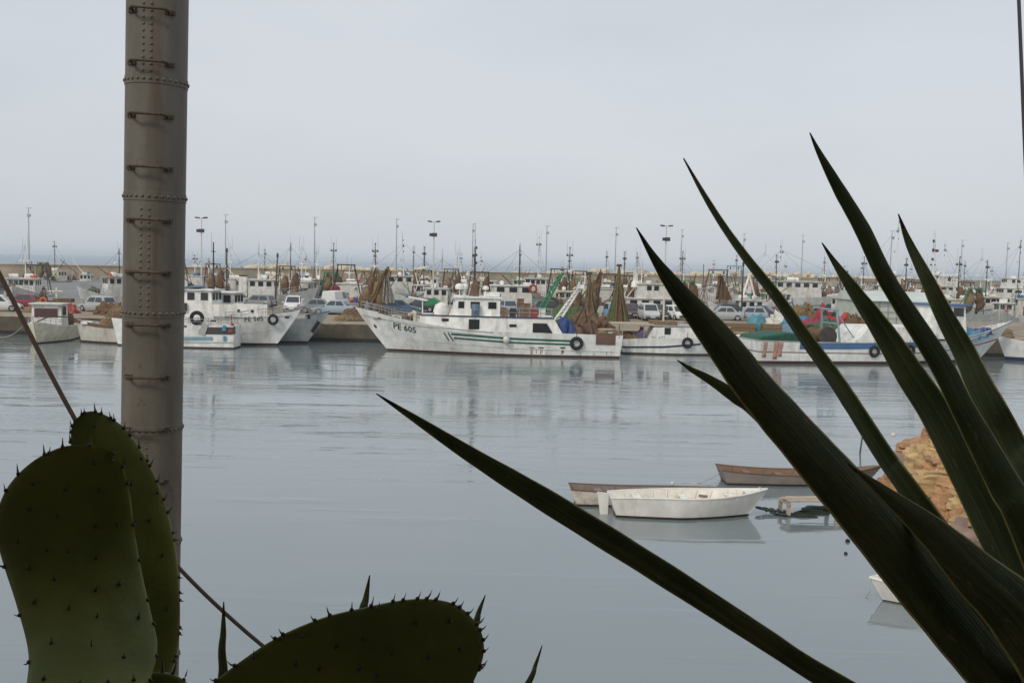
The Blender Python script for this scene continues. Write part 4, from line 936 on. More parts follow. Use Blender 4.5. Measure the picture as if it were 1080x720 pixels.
# ------------------------------------------------------------------ cars
M_cabinglass = mat('car_window_glass', (.05, .06, .065), .08, var=.1, spec=.6)
M_lamp = mat('clear_lamp_lens', (.6, .6, .58), .2); M_tail = mat('red_lamp_lens', (.35, .02, .02), .3)
M_plastic = mat('dark_bumper_plastic', (.04, .04, .042), .6)
M_plate = mat('number_plate', (.7, .7, .68), .5)
def car(label, u, v, yaw, col, kind='hatch', z=QZ, name='parked_car'):
    p = on(u, v, z)
    root = empty(name, (p.x, p.y, z), R(yaw)); tag(root, label, 'car' if kind != 'van' else 'van', 'cars parked on the quay')
    pm = mat('car_paint_%s' % '_'.join('%02d' % int(c * 99) for c in col), col, .28, var=.06, scale=1.5, dirt=(.3, .27, .22), damt=.12, spec=.5)
    L_, W_, belt, top, xr, xf, xr2, xf2, hood = {'hatch': (3.9, 1.66, .86, 1.44, -1.85, 1.05, -1.45, .35, .76), 'sedan': (4.4, 1.7, .86, 1.40, -1.5, 1.05, -.95, .3, .80), 'mpv': (4.1, 1.72, .98, 1.66, -1.98, 1.35, -1.75, .65, .86), 'van': (4.6, 1.8, 1.15, 2.05, -2.25, 1.75, -2.2, 1.15, 1.0), 'pickup': (4.6, 1.75, .95, 1.6, -.35, 1.35, -.1, .8, .9)}[kind]
    mb = MB(); sec = []
    st = [(-L_ / 2, .42, belt * .92, .82), (-L_ / 2 + .12, .24, belt, .94), (-L_ / 2 + .9, .2, belt + .02, 1), (0, .2, belt, 1), (xf, .2, belt - .02, 1), (xf + .25, .2, hood + .02, .99), (L_ / 2 - .25, .22, hood - .1, .93), (L_ / 2 - .04, .3, hood - .22, .84), (L_ / 2, .4, hood - .3, .78)]
    for x, zl, zh, wf in st:
        w2 = W_ / 2 * wf
        ring = [(-w2 * .9, zl), (-w2, zl + .14), (-w2, zl + (zh - zl) * .62), (-w2 * .95, zh - .03), (-w2 * .82, zh), (w2 * .82, zh), (w2 * .95, zh - .03), (w2, zl + (zh - zl) * .62), (w2, zl + .14), (w2 * .9, zl)]
        sec.append([mb.vert((x, y, zz)) for y, zz in ring])
    for i in range(len(sec) - 1):
        for j in range(10): mb.face((sec[i][j], sec[i][(j + 1) % 10], sec[i + 1][(j + 1) % 10], sec[i + 1][j]))
    mb.face(sec[0]); mb.face(sec[-1][::-1])
    wb, wt = W_ / 2 * .9, W_ / 2 * .74
    cb = [Vector((xr, -wb, belt - .04)), Vector((xf, -wb, belt - .04)), Vector((xf, wb, belt - .04)), Vector((xr, wb, belt - .04))]
    ct = [Vector((xr2, -wt, top)), Vector((xf2, -wt, top)), Vector((xf2, wt, top)), Vector((xr2, wt, top))]
    A = [mb.vert(q) for q in cb]; Bq = [mb.vert(q) for q in ct]
    rt_ = [mb.vert(Vector((q.x * .86 + .0, q.y * .82, top + .05))) for q in ct]
    for i in range(4):
        mb.face((A[i], A[(i + 1) % 4], Bq[(i + 1) % 4], Bq[i])); mb.face((Bq[i], Bq[(i + 1) % 4], rt_[(i + 1) % 4], rt_[i]))
    mb.face(rt_)
    body = mb.build('body', pm, root, smooth=50)
    def panel(q, a0, a1, b0, b1, nm, m):                       # q: lower a, lower b, upper b, upper a
        nrm = (q[1] - q[0]).cross(q[3] - q[0]).normalized()
        def bl(s, t): return (q[0] * (1 - s) + q[1] * s) * (1 - t) + (q[3] * (1 - s) + q[2] * s) * t
        k = MB(); pts = [bl(a0, b0), bl(a1, b0), bl(a1, b1), bl(a0, b1)]
        f = [k.vert(p_ + nrm * .014) for p_ in pts]; bk = [k.vert(p_ - nrm * .02) for p_ in pts]
        k.face(f); k.face(bk[::-1])
        for i in range(4): k.face((f[i], bk[i], bk[(i + 1) % 4], f[(i + 1) % 4]))
        return k.build(nm, m, body)
    right = [cb[0], cb[1], ct[1], ct[0]]; left = [cb[2], cb[3], ct[3], ct[2]]; front = [cb[1], cb[2], ct[2], ct[1]]; back = [cb[3], cb[0], ct[0], ct[3]]
    panel(front, .07, .93, .12, .92, 'windscreen', M_cabinglass)
    if kind != 'van': panel(back, .1, .9, .2, .88, 'rear_window', M_cabinglass)
    for q, fl in ((right, 0), (left, 1)):
        for a0, a1 in ((.1, .47), (.52, .9)) if kind in ('hatch', 'sedan', 'mpv') else ((.66, .94),) if kind == 'van' else ((.15, .85),):
            if fl: a0, a1 = 1 - a1, 1 - a0
            panel(q, a0, a1, .18, .88, 'side_window', M_cabinglass)
    for s_ in (1, -1):
        k = MB(); k.box((L_ / 2 - .1, s_ * W_ * .33, hood - .25), (.2, .34, .15)); k.build('headlight', M_lamp, body)
        k = MB(); k.box((-L_ / 2 + .07, s_ * W_ * .36, belt - .14), (.16, .2, .3)); k.build('tail_light', M_tail, body)
        k = MB(); k.box((xf - .1, s_ * (W_ / 2 + .07), belt + .06), (.14, .2, .13)); k.build('wing_mirror', pm, body)
        for x in (-L_ / 2 + .75, L_ / 2 - .8):
            k = MB(); k.lathe([(.2, -.09), (.29, -.09), (.3, -.06), (.3, .06), (.29, .09), (.2, .09)], 18, (x, s_ * (W_ / 2 - .08), .3), axis='y'); wl = k.build('wheel', M_rubber, root, smooth=40)
            k = MB(); k.lathe([(.05, -.095), (.19, -.1), (.19, .1), (.05, .095)], 12, (x, s_ * (W_ / 2 - .08), .3), axis='y'); k.build('rim', M_grey_steel, wl)
    k = MB(); k.box((L_ / 2 - .02, 0, .36), (.12, W_ * .8, .16)); k.build('bumper', M_plastic, body)
    k = MB(); k.box((-L_ / 2 + .02, 0, .38), (.12, W_ * .82, .16)); k.build('bumper', M_plastic, body)
    k = MB(); k.box((-L_ / 2 - .045, 0, .6), (.03, .5, .11)); k.box((L_ / 2 + .045, 0, .4), (.03, .5, .11)); k.build('number_plate', M_plate, body)
    if kind == 'pickup':
        k = MB(); k.box((-1.35, W_ / 2 - .06, 1.08), (1.85, .08, .34)); k.box((-1.35, -W_ / 2 + .06, 1.08), (1.85, .08, .34)); k.box((-2.26, 0, 1.08), (.08, W_ - .2, .34)); k.build('load_bed', pm, root)
    return root
WHT, SIL, BLU, SKY_, GRY, DRK, RD, SBL = (.75, .75, .73), (.42, .44, .45), (.10, .16, .26), (.22, .42, .60), (.22, .24, .25), (.05, .055, .06), (.22, .03, .045), (.33, .40, .46)
car('white car at the end of the quay behind the rusty cable', -1, 328, 20, WHT)
car('dark red car parked in front of the white trawler wheelhouse', 26, 325.5, 176, RD, 'sedan')
car('silver hatchback on the quay beside the riveted column', 103, 328.5, 152, SIL)
car('white pickup facing outward above the lettered bow', 310, 328.5, -84, WHT, 'pickup')
car('grey hatchback behind the blue canopied white trawler', 272, 325, 165, GRY)
car('dark grey estate parked side on above the grey hulled bow', 338, 330, 4, GRY, 'sedan')
car('silver blue saloon parked side on behind the bare quay edge', 353, 331.5, 172, SBL, 'sedan')
car('white van with flat rear beside the leaning net spars', 354, 327, 80, WHT, 'van')
car('pale blue car under the leaning net spars', 392, 330, -70, SBL)
car('dark blue car right of the leaning net spars', 421, 330.5, 10, BLU, 'sedan')
car('black car between dark blue car and green awning', 444, 328.5, 170, DRK)
car('grey blue hatchback behind the fish boxes on the big trawler', 537, 331, -80, SBL)
car('dark car behind the green derrick', 580, 331, 10, DRK)
car('sky blue van fronted car beneath the tallest net cone', 647, 337, -85, SKY_, 'mpv')
car('dark red car half hidden between sky blue and silver people carriers', 666, 335, -85, (.10, .03, .04))
car('silver people carrier facing outward beside the cabin boat mast', 684, 337.5, -86, (.55, .56, .56), 'mpv')
car('black hatchback close beside the silver people carrier', 697, 336, -84, DRK)
car('white hatchback just past the cabin boat mast', 713, 337, -70, WHT)
car('silver estate between the cabin boat and two agave leaves', 762, 337.5, 176, SIL, 'sedan')
car('dark green car parked behind the silver estate', 772, 334, 12, (.04, .06, .05))
car('silver blue hatchback beside the folded agave leaf', 790, 338, 172, SBL)
car('dark saloon half hidden by the folded agave leaf', 806, 336, -30, DRK, 'sedan')
car('pale silver saloon behind the red tarpaulins', 887, 335, 176, (.6, .62, .6), 'sedan')

# ------------------------------------------------------------------ lamp posts
def lamp_double():
    root = empty('lamp_post', (0, 0, 0))
    k = MB(); k.box((0, 0, .4), (.5, .5, .8)); k.build('base', M_concrete, root)
    k = MB(); k.tube([(0, 0, .8), (0, 0, 10.3)], [.11, .05], 8); k.tube([(-.35, 0, 10.25), (.35, 0, 10.25)], .04, 6); k.build('pole', M_cloth, root, smooth=True)
    for s_ in (1, -1):
        k = MB(); k.box((s_ * .48, -.05, 10.28), (.45, .3, .15), ry=s_ * -.12); k.build('lamp_head', M_dark_steel, root)
    k = MB(); k.box((.12, -.2, 8.75), (.5, .34, .42)); k.box((-.3, -.2, 8.75), (.28, .3, .36)); k.build('floodlight', M_dark_steel, root)
    return root
def lamp_single():
    root = empty('lamp_post', (0, 0, 0))
    k = MB(); k.tube([(0, 0, 0), (0, 0, 14)], [.14, .06], 7); k.build('pole', M_grey_steel, root, smooth=True)
    k = MB(); k.box((.1, 0, 14.05), (1.0, .3, .12)); k.build('lamp_head', M_cloth, root)
    k = MB(); k.box((.15, -.15, 12.6), (.5, .36, .5)); k.build('floodlight', M_grey_steel, root)
    return root
pA, pB = lamp_double(), lamp_single(); used = set()
def put_lamp(proto, u, vtop, d, z0, h0, label):
    o = proto if proto.name not in used else copy_tree(proto); used.add(proto.name)
    q = at(u, vtop, d); s = (q.z - z0) / h0
    o.location = (q.x, d, z0); o.scale = (1, 1, s); o.rotation_euler.z = random.uniform(-.2, .2)
    tag(o, label, 'lamp post', 'lamp posts along the quays')
for u, v, lb in ((212.5, 229, 'grey lamp post with two heads beside the riveted column'), (458, 233, 'grey lamp post with two heads rising behind the green awning'), (703, 237.5, 'grey lamp post with two heads over the cabin boat')):
    put_lamp(pA, u, v, 112, QZ, 10.35, lb)
for u, v, d, lb in ((30, 219, 180, 'thin lamp post above the dark gallows frame'), (238, 226, 195, 'thin lamp post over the blue canopied trawler'), (332, 229, 190, 'thin lamp post above the white pickup'), (418.5, 231, 200, 'thin lamp post between net spars and green awning'),
                    (499, 236, 205, 'very thin lamp post behind the big trawler mast'), (577, 238, 190, 'thin lamp post above the green derrick'), (650, 240, 205, 'thin lamp post just above the tallest net cone'), (719.5, 242, 215, 'thin lamp post between the first two tall agave tips'),
                    (785, 246, 215, 'thin lamp post just beside the folded agave leaf'), (847, 248, 225, 'thin lamp post above the big white ship'), (941, 243, 200, 'thin lamp post beside the smallest upright agave tip'), (1015, 253, 240, 'faint thin lamp post over the blue wheelhouse roof'), (1063, 256, 240, 'faint thin lamp post near the picture edge')):
    put_lamp(pB, u, v, d, QZ, 14.1, lb)

# ------------------------------------------------------------------ gear standing on the quay
def net_cone(u, vtop, d, m, m2, label, lean=0.0, r=1.25):
    b = on(u, 330, QZ); tip = at(u, vtop, d); x = tip.x
    root = empty('drying_net', (x, d, QZ), random.uniform(0, 6)); tag(root, label, 'fishing net', 'nets hung up to dry on the quay')
    H = tip.z - QZ
    k = MB(); k.tube([(0, 0, 0), (0, 0, H)], [.09, .06], 6); k.box((0, 0, H + .1), (.5, .2, .25)); k.build('pole', M_dark_steel, root)
    k = MB(); n, q = 26, 12; g = []
    for j in range(q + 1):
        f = j / q; ring = []
        for i in range(n):
            a_ = 2 * PI * i / n; rr = .1 + r * f ** 1.25 * (.72 + .28 * math.cos(i * PI / 1.5 + j * .2)) + .1 * noise.noise(Vector((i * .7, j * .5, u)))
            ring.append(k.vert((rr * math.cos(a_), rr * math.sin(a_) * .8, (H - .15) * (1 - f) + .12)))
        g.append(ring)
    for j in range(q):
        for i in range(n): k.face((g[j][i], g[j + 1][i], g[j + 1][(i + 1) % n], g[j][(i + 1) % n]), 0 if (i * 7 // n) % 2 else 1)
    k.build('net', [m, m2], root, smooth=True)
    k = MB()
    for i in range(7):
        a_ = 2 * PI * i / 7 + .3; k.tube([(0, 0, H), (.5 * r * math.cos(a_), .45 * r * math.sin(a_), H * .45), (r * 1.12 * math.cos(a_), r * .95 * math.sin(a_), .05)], .045, 5)
    k.build('rope', M_net_tan, root)
    return root
net_cone(653, 281, 96, M_net_green, M_net_brown, 'tallest cone of green and brown net over the sky blue car', r=1.15)
net_cone(622, 289, 103, M_net_brown, M_net_green, 'dull brown net cone beside the white derrick', r=.95)
def net_spars(u0, u1, utop, vtop, d, n, label):
    c = on((u0 + u1) / 2, 331, QZ); root = empty('net_spars', (at((u0 + u1) / 2, 331, d).x, d, QZ)); tag(root, label, 'net rig', 'nets hung up to dry on the quay')
    tip = at(utop, vtop, d) - root.location; w_ = (u1 - u0) * d / F
    for i in range(n):
        k = MB(); a_ = Vector((-w_ / 2 + w_ * i / (n - 1), random.uniform(-.8, .8), 0)); t = tip + Vector(((i - n / 2) * .13, random.uniform(-.3, .3), -abs(i - n / 2) * .22))
        k.tube([a_, a_.lerp(t, .55) + Vector((.1, 0, -.1)), t], [.11, .1, .07], 6); k.build('spar', M_net_tan if i % 2 else M_net_brown, root, smooth=True)
    for i in range(3):
        k = MB(); f = .25 + .2 * i; k.blob((tip.x * f * 1.0, .2, tip.z * f * .8), (.7 - .1 * i, .55, 1.2), seed=u0 + i, amp=.5, flat=False); k.build('net_heap', (M_net_brown, M_net_tan, M_net_brown)[i], root, smooth=True)
    return root
net_spars(376, 390, 397, 282, 103, 6, 'bundle of brown spars and nets leaning beside the white van')
net_spars(384, 402, 409, 280, 101, 7, 'taller bundle of spars and nets leaning over the pale blue car')
net_spars(612, 626, 634, 284, 105, 4, 'thin bundle of spars leaning behind the brown net cone')
net_spars(596, 606, 614, 296, 107, 4, 'short bundle of spars leaning behind the white derrick')
def hung_net(u, vtop, vbot, d, wpx, m, label):
    a_, b_ = at(u, vtop, d), at(u, vbot, d); root = empty('hanging_net', (a_.x, d, QZ)); tag(root, label, 'fishing net', 'nets hung up to dry on the quay')
    H = a_.z - QZ; w_ = wpx * d / F; zb = b_.z - QZ; k = MB(); n, q = 10, 12; g = []
    for side in (0, 1):
        for j in range(q + 1):
            f = j / q; ww = w_ * (.25 + .75 * f)
            g.append([k.vert((ww * (i / n - .5) + w_ * .25 * f, (.12 if side else -.12) + .16 * math.sin(i * 1.9 + j * .4), H + (zb - H) * f)) for i in range(n + 1)])
    for s_ in (0, q + 1):
        for j in range(q):
            for i in range(n): k.face((g[s_ + j][i], g[s_ + j + 1][i], g[s_ + j + 1][i + 1], g[s_ + j][i + 1]))
    k.build('net', m, root, smooth=True)
    k = MB(); k.tube([(0, 0, 0), (0, 0, H + .2)], .06, 6); k.build('pole', M_dark_steel, root)
hung_net(407, 291, 319, 98, 14, M_net_grey, 'pale grey net hanging from a post beside the leaning spars')
hung_net(760, 291, 316, 118, 17, M_net_brown, 'brown net sagging from a post in front of the rusty gallows')
def heap(u, v, d, s, m, label, seed, z=QZ, amp=.5, nm='net_pile', cat='fishing net'):
    p = at(u, v, d); k = MB(); k.blob((0, 0, 0), s, seed=seed, amp=amp, nu=40, nv=22, freq=2.3)
    o = k.build(nm, m, None, smooth='all'); o.location = (p.x, d, z); tag(o, label, cat, 'heaps of nets and tarpaulins on the quay'); return o
heap(117, 330, 90, (1.5, 1.0, .95), M_net_brown, 'wide brown net heap on the quay above the rusty boat', 1)
heap(128, 330, 88, (.9, .8, 1.1), M_net_tan, 'tan net heap close to the riveted column', 2)
heap(44, 325, 92, (.9, .8, 1.5), M_net_brown, 'tall brown net heap on the quay behind the cream boat', 3)
heap(74, 322, 91, (.8, .7, .8), M_red, 'faded red heap on the quay behind the cream boat mast', 4, nm='tarpaulin_heap', cat='tarpaulin')
heap(204, 325, 88, (1.2, .9, 1.7), M_net_brown, 'dark brown heap against the column above the blue strip boat', 5)
heap(240, 320, 95, (1.8, 1.2, 1.5), M_net_grey, 'grey net heap behind the blue canopied trawler', 6)
heap(600, 335, 92, (2.6, 1.2, 1.5), M_net_green, 'olive net heap under the white derrick', 7)
heap(618, 336, 90, (1.6, 1.0, 1.1), M_net_brown, 'rust brown net heap behind the big trawler stern', 8)
heap(632, 340, 88, (1.3, .9, .9), M_net_brown, 'small brown net heap between stern gallows and awning', 9)
heap(840, 340, 93, (1.7, 1.1, 1.1), M_tarp_cyan, 'bright blue tarpaulin heap between two agave leaves', 10, nm='tarpaulin_heap', cat='tarpaulin')
heap(828, 334, 97, (1.6, 1.2, 1.3), M_cloth, 'dirty white cloth heap beside the bright blue tarpaulin', 11, nm='tarpaulin_heap', cat='tarpaulin')
heap(857, 345, 88, (1.3, 1.0, 1.0), mat('crimson_tarpaulin', (.34, .03, .09), .6, var=.3, bump=.03, bscale=5), 'crimson tarpaulin heap just right of the bright blue one', 12, nm='tarpaulin_heap', cat='tarpaulin')
heap(868, 334, 94, (.8, .8, 1.9), M_tarp_red, 'bright red tarpaulin, taller of the two red heaps', 13, nm='tarpaulin_heap', cat='tarpaulin')
heap(885, 343, 90, (1.8, .9, 1.2), M_tarp_red, 'bright red tarpaulin, wider of the two red heaps', 14, nm='tarpaulin_heap', cat='tarpaulin')
heap(900, 345, 89, (1.1, 1.0, 1.4), M_net_brown, 'brown net heap beside the wide red tarpaulin', 15)
heap(870, 347, 86.5, (1.6, .8, 1.2), M_net_green, 'green brown net heap behind the blue band boat', 16)
heap(848, 325, 104, (1.4, 1.0, 1.7), M_net_tan, 'tan net heap in front of the big white ship', 17)
heap(797, 347, 86.4, (.9, .7, 1.6), mat('turquoise_barrel_cover', (.08, .26, .32), .6, var=.2), 'turquoise covered heap behind the green tarpaulin', 18, amp=.25, nm='tarpaulin_heap', cat='tarpaulin')
heap(1046, 345, 87, (1.6, 1.0, .7), M_net_tan, 'tan net heap on the quay behind the blue tarpaulined bow', 19)
random.seed(5)
for i in range(26):
    x = random.uniform(-46, 46); d = random.uniform(87, 94) if i % 3 else random.uniform(104, 114)
    k = MB(); k.blob((0, 0, 0), (random.uniform(.6, 1.5), random.uniform(.5, 1.0), random.uniform(.35, .8)), seed=i + 200, amp=.5, nu=18, nv=10, freq=1.8)
    o = k.build('net_pile', M_net_brown if i % 2 else M_net_tan, None, smooth='all'); o.location = (x, d, QZ); tag(o, 'low %s net pile lying on the open quay among the parked cars' % ('brown' if i % 2 else 'tan'), 'fishing net', 'low net piles scattered over the quay')
for i, (u, v, s, m, lb) in enumerate(((740, 349, (3.6, .8, .8), M_concrete, 'pale mooring block behind the cabin boat'), (770, 348.5, (3.2, .8, .8), M_net_tan, 'long ochre timber stack behind the broad agave leaf'), (812, 349.5, (2.9, .8, .8), M_net_tan, 'ochre timber stack beside the turquoise heap'))):
    p = on(u, v, QZ); root = empty('timber_stack', (p.x, QY0 + 1.3, QZ)); tag(root, lb, 'timber')
    for q in range(4):
        k = MB(); k.box((0, -.2 + .42 * (q % 2), .2 + .4 * (q // 2)), (s[0] * random.uniform(.9, 1), .38, .37)); k.build('beam', m, root)

# fish boxes on the deck of the big trawler and on the quay
def crate(loc, m, label, rz=0.0, s=(.8, .5, .3)):
    root = empty('fish_box', loc, rz); tag(root, label, 'fish box', 'stacked fish boxes')
    k = MB(); a_, b_, c_ = s; t = .04
    k.box((0, 0, t / 2), (a_, b_, t)); k.box((0, -b_ / 2 + t / 2, c_ / 2 + t / 2), (a_, t, c_ - t)); k.box((0, b_ / 2 - t / 2, c_ / 2 + t / 2), (a_, t, c_ - t)); k.box((-a_ / 2 + t / 2, 0, c_ / 2 + t / 2), (t, b_ - 2 * t, c_ - t)); k.box((a_ / 2 - t / 2, 0, c_ / 2 + t / 2), (t, b_ - 2 * t, c_ - t))
    k.build('tray', m, root)
    k = MB(); k.box((0, 0, c_ + .012), (a_ + .05, b_ + .05, .03)); k.build('lid', m, root)
for i, (u, m, n, cn) in enumerate(((524, M_rusty, 3, 'brown'), (532, M_net_tan, 2, 'tan'), (541, M_black, 2, 'black'), (549, M_rusty, 4, 'brown'), (556, M_rusty, 3, 'brown'), (563, M_red, 2, 'red'), (571, M_cloth, 2, 'white'))):
    x = at(u, 330, 75.6).x; nth = ('bottom', 'second', 'third', 'topmost')
    for q in range(n):
        pos = 'topmost' if q == n - 1 else nth[q]
        crate((x + random.uniform(-.04, .04), 75.6, 2.915 + .345 * q), m, '%s %s fish box of the %s stack along the shelter deck edge' % (pos, cn, ('first', 'second', 'third', 'fourth', 'fifth', 'sixth', 'last')[i]), random.uniform(-.1, .1), (.5, .5, .32))
# blue barrel on the shelter deck
k = MB(); k.lathe([(.26, 0), (.3, .06), (.3, .42), (.32, .45), (.3, .48), (.3, .85), (.26, .92)], 14); o = k.build('blue_barrel', mat('grey_blue_plastic', (.12, .18, .25), .5), None, smooth=40); o.location = (at(501.5, 325, 75.1).x, 75.0, 2.905); tag(o, 'grey blue barrel standing on the shelter deck under the wheelhouse', 'barrel')

# tarpaulin shed on the quay
def shed():
    d0 = 98; xa, xb = at(906, 340, d0).x, at(984, 340, d0).x
    root = empty('tarpaulin_shed', ((xa + xb) / 2, d0, QZ)); tag(root, 'large pale translucent tarpaulin shed with a faint grid frame', 'shed')
    W_ = xb - xa; zt = at(940, 318, d0).z - QZ; zr = at(930, 308, d0).z - QZ; D_ = 7
    m = mat('pale_green_tarpaulin', (.50, .56, .50), .6, var=.2, scale=.8, dirt=(.36, .38, .33), damt=.4, bump=.03, bscale=3)
    mr_ = mat('pale_mint_roof_sheet', (.55, .61, .57), .55, var=.15, scale=.8)
    k = MB(); k.box((0, D_ / 2, zt / 2), (W_, D_, zt)); k.build('tarpaulin', m, root)
    k = MB(); k.prism([(-.35, zt + .02), (D_ + .3, zt + .02), (D_ * .75, zr), (D_ * .2, zr)], -W_ / 2 - .2, W_ / 2 + .2, axis='x'); k.build('roof', mr_, root)
    for i in range(9): k = MB(); x = -W_ / 2 + .2 + (W_ - .4) * i / 8; k.tube([(x, -.07, 0), (x, -.07, zt)], .045, 5); k.build('upright', M_grey_steel, root)
    for i in range(4): k = MB(); z = zt * (i + .6) / 4.2; k.tube([(-W_ / 2, -.15, z), (W_ / 2, -.15, z)], .03, 5); k.build('crossbar', M_grey_steel, root)
shed()
# dark thin pole and small furled sign beyond the cars
for u, vt, d, lb in ((776, 276, 118, 'thin dark post standing beyond the cars'), (249.5, 262, 118, 'thin dark mast pole over the blue canopied trawler'), (299, 267, 118, 'slanting dark mast pole above the white pickup')):
    q = at(u, vt, d); k = MB(); k.tube([(0, 0, 0), (.25 if u == 299 else 0, 0, q.z - QZ)], [.12, .06], 6); k.box((.25 if u == 299 else 0, 0, q.z - QZ - .3), (.22, .2, .4))
    o = k.build('mast_pole', M_dark_steel, None); o.location = (q.x, d - 4, QZ); tag(o, lb, 'pole')

# mooring ropes
def rope(pts, r, label, m=None, sag=0.0, nm='mooring_rope', grp='mooring ropes'):
    P_ = []
    for a_, b_ in zip(pts[:-1], pts[1:]):
        a_, b_ = Vector(a_), Vector(b_)
        for i in range(10): f = i / 10; P_.append(a_.lerp(b_, f) - Vector((0, 0, sag * 4 * f * (1 - f))))
    P_.append(Vector(pts[-1])); k = MB(); k.tube(P_, r, 5); o = k.build(nm, m or M_rope, None, smooth=True); tag(o, label, 'rope', grp); return o
rope([at(-8, 353, 80), at(24, 343.5, 77)], .035, 'slack rope from the cream boat toward the picture edge', sag=.5)
rope([(at(340, 343, 84.2).x, 84.3, QZ), at(371, 334, 77.2)], .03, 'rope from the bare quay edge to the big trawler bow', sag=.3)

# ------------------------------------------------------------------ near shore: bank, rocky spit
def sstep(a_, b_, x):
    t = min(1, max(0, (x - a_) / (b_ - a_))); return t * t * (3 - 2 * t)
def lerp_pts(P_, x):
    if x <= P_[0][0]: return P_[0][1]
    for (x0, y0), (x1, y1) in zip(P_[:-1], P_[1:]):
        if x <= x1: return y0 + (y1 - y0) * (x - x0) / (x1 - x0)
    return P_[-1][1]
def ground(x, y):
    bank = lerp_pts([(-12, 5.3), (.2, 5.3), (.5, 5.82), (2.4, 5.78), (6.2, 3.4), (10, 1.2), (13, .1), (14.5, -.7), (60, -1.2)], y)
    n = noise.noise(Vector((x * .5, y * .5, 0))) * .25 + noise.noise(Vector((x * 1.7, y * 1.7, 3))) * .1
    if y > 2.6: bank += n * min(1, (y - 2.6) * .4)
    edge = 11.2 + max(0, y - 25) * .24 + noise.noise(Vector((y * .25, 7, 0))) * .7
    sp = -1.2 + (1.75 + .05 * max(0, x - 12)) * sstep(edge - .9, edge + 1.3, x) * (1 - sstep(33.5, 37, y + noise.noise(Vector((x * .3, 1, 0))) * 1.2)) * sstep(8, 12, y) + n * .5
    return max(bank, sp)
mb = MB(); xs = [-40 + i * 1.0 for i in range(28)] + [-12 + i * .5 for i in range(84)] + [30 + i * 2 for i in range(16)]
ys = [-12, -8, -4, -2, 0, .2, .5, 1, 1.7, 2.4] + [2.8 + i * .5 for i in range(74)]
g = [[mb.vert((x, y, ground(x, y))) for x in xs] for y in ys]
for j in range(len(ys) - 1):
    for i in range(len(xs) - 1): mb.face((g[j][i], g[j][i + 1], g[j + 1][i + 1], g[j + 1][i]))
M_soil = mat('dry_stony_soil', (.24, .17, .10), .95, var=.4, scale=1.2, dirt=(.12, .10, .06), damt=.4, bump=.05, bscale=5)
tag(mb.build('ground', M_soil, None, smooth='all'), 'dry stony bank falling from the terrace to the water', kind='structure')
M_shade_roof = mat('shade_roof_plaster', (.30, .27, .22), .9)
mb = MB(); mb.box((1, -1.43, 8.42), (13, 5.04, .22)); mb.box((1, -3.8, 6.8), (13, .2, 3.02))  # unseen roof, back wall and posts, added to keep light off the near plants
for x in (-5.3, 7.3): mb.box((x, .75, 6.75), (.25, .25, 3.1))
tag(mb.build('shade_roof', M_shade_roof), 'unseen roof and back wall added to shade the near plants', kind='structure')

M_rockA = mat('orange_sandstone', (.43, .235, .115), .9, var=.35, scale=1.4, dirt=(.20, .11, .07), damt=.4, dscale=2.0, streak=.25, bump=.03, bscale=5)
M_rockB = mat('ochre_sandstone', (.50, .345, .17), .9, var=.35, scale=1.4, dirt=(.26, .16, .09), damt=.4, dscale=2.0, streak=.25, bump=.03, bscale=5)
M_rockC = mat('mauve_grey_stone', (.27, .19, .155), .85, var=.2, scale=1.4, dirt=(.45, .38, .32), damt=.25, bump=.02, bscale=6)
random.seed(8)
rock_protos = {}
for ci, (m, cn) in enumerate(((M_rockA, 'orange'), (M_rockB, 'ochre'), (M_rockC, 'mauve grey'))):
    rock_protos[ci] = []
    for s_ in range(4):
        me = rock_mesh(20 + ci * 7 + s_, .40 if ci < 2 else .24, 4, .14 if ci < 2 else .06); me.materials.append(m); rock_protos[ci].append(me)
def boulder(p, sc, ci, label, grp='boulders heaped on the rocky spit', rot=None):
    o = bpy.data.objects.new('boulder', random.choice(rock_protos[ci])); COL.objects.link(o)
    o.location = p; o.scale = sc; o.rotation_euler = rot or (random.uniform(-.25, .25), random.uniform(-.25, .25), random.uniform(0, 6.3))
    tag(o, label, 'boulder', grp); return o
kinds = ('orange', 'ochre', 'mauve grey')
for u, v, sx, sz, ci, lb in ((968, 470, 1.15, .42, 0, 'broad flat orange slab at the far end of the rocky spit'), (985, 480, 1.3, .4, 0, 'orange slab just in front of the flat far slab'), (968, 487, 1.2, .35, 2, 'long mauve grey slab below the orange slabs'), (973, 497, .75, .42, 0, 'dark red rounded boulder beside the pale float'),
                             (1025, 562, .85, .5, 2, 'smooth mauve grey boulder at the water side of the spit'), (1020, 545, .6, .45, 0, 'small orange boulder above the smooth mauve one')):
    q = on(u, v, .45); boulder((q.x, q.y, max(.15, ground(q.x, q.y)) + sz * .3), (sx, sx * .8, sz), ci, lb)
cnt = 0
for i in range(282):
    y = random.uniform(22, 36.5); x = 11.0 + max(0, y - 25) * .24 + (random.uniform(0, 3.6) if i % 4 else random.uniform(3.6, 8))
    if ground(x, y) < -.5: continue
    s_ = random.choice((random.uniform(.18, .35), random.uniform(.3, .6), random.uniform(.5, .95))); ci = random.choices((0, 1, 2), (.45, .5, .05))[0]
    hgt = ground(x, y) + s_ * .1 + (random.uniform(0, .45) if x > 12.2 else 0)
    boulder((x, y, hgt), (s_ * random.uniform(.9, 1.4), s_, s_ * random.uniform(.5, .8)), ci, '%s boulder in the heap of the rocky spit' % kinds[ci]); cnt += 1

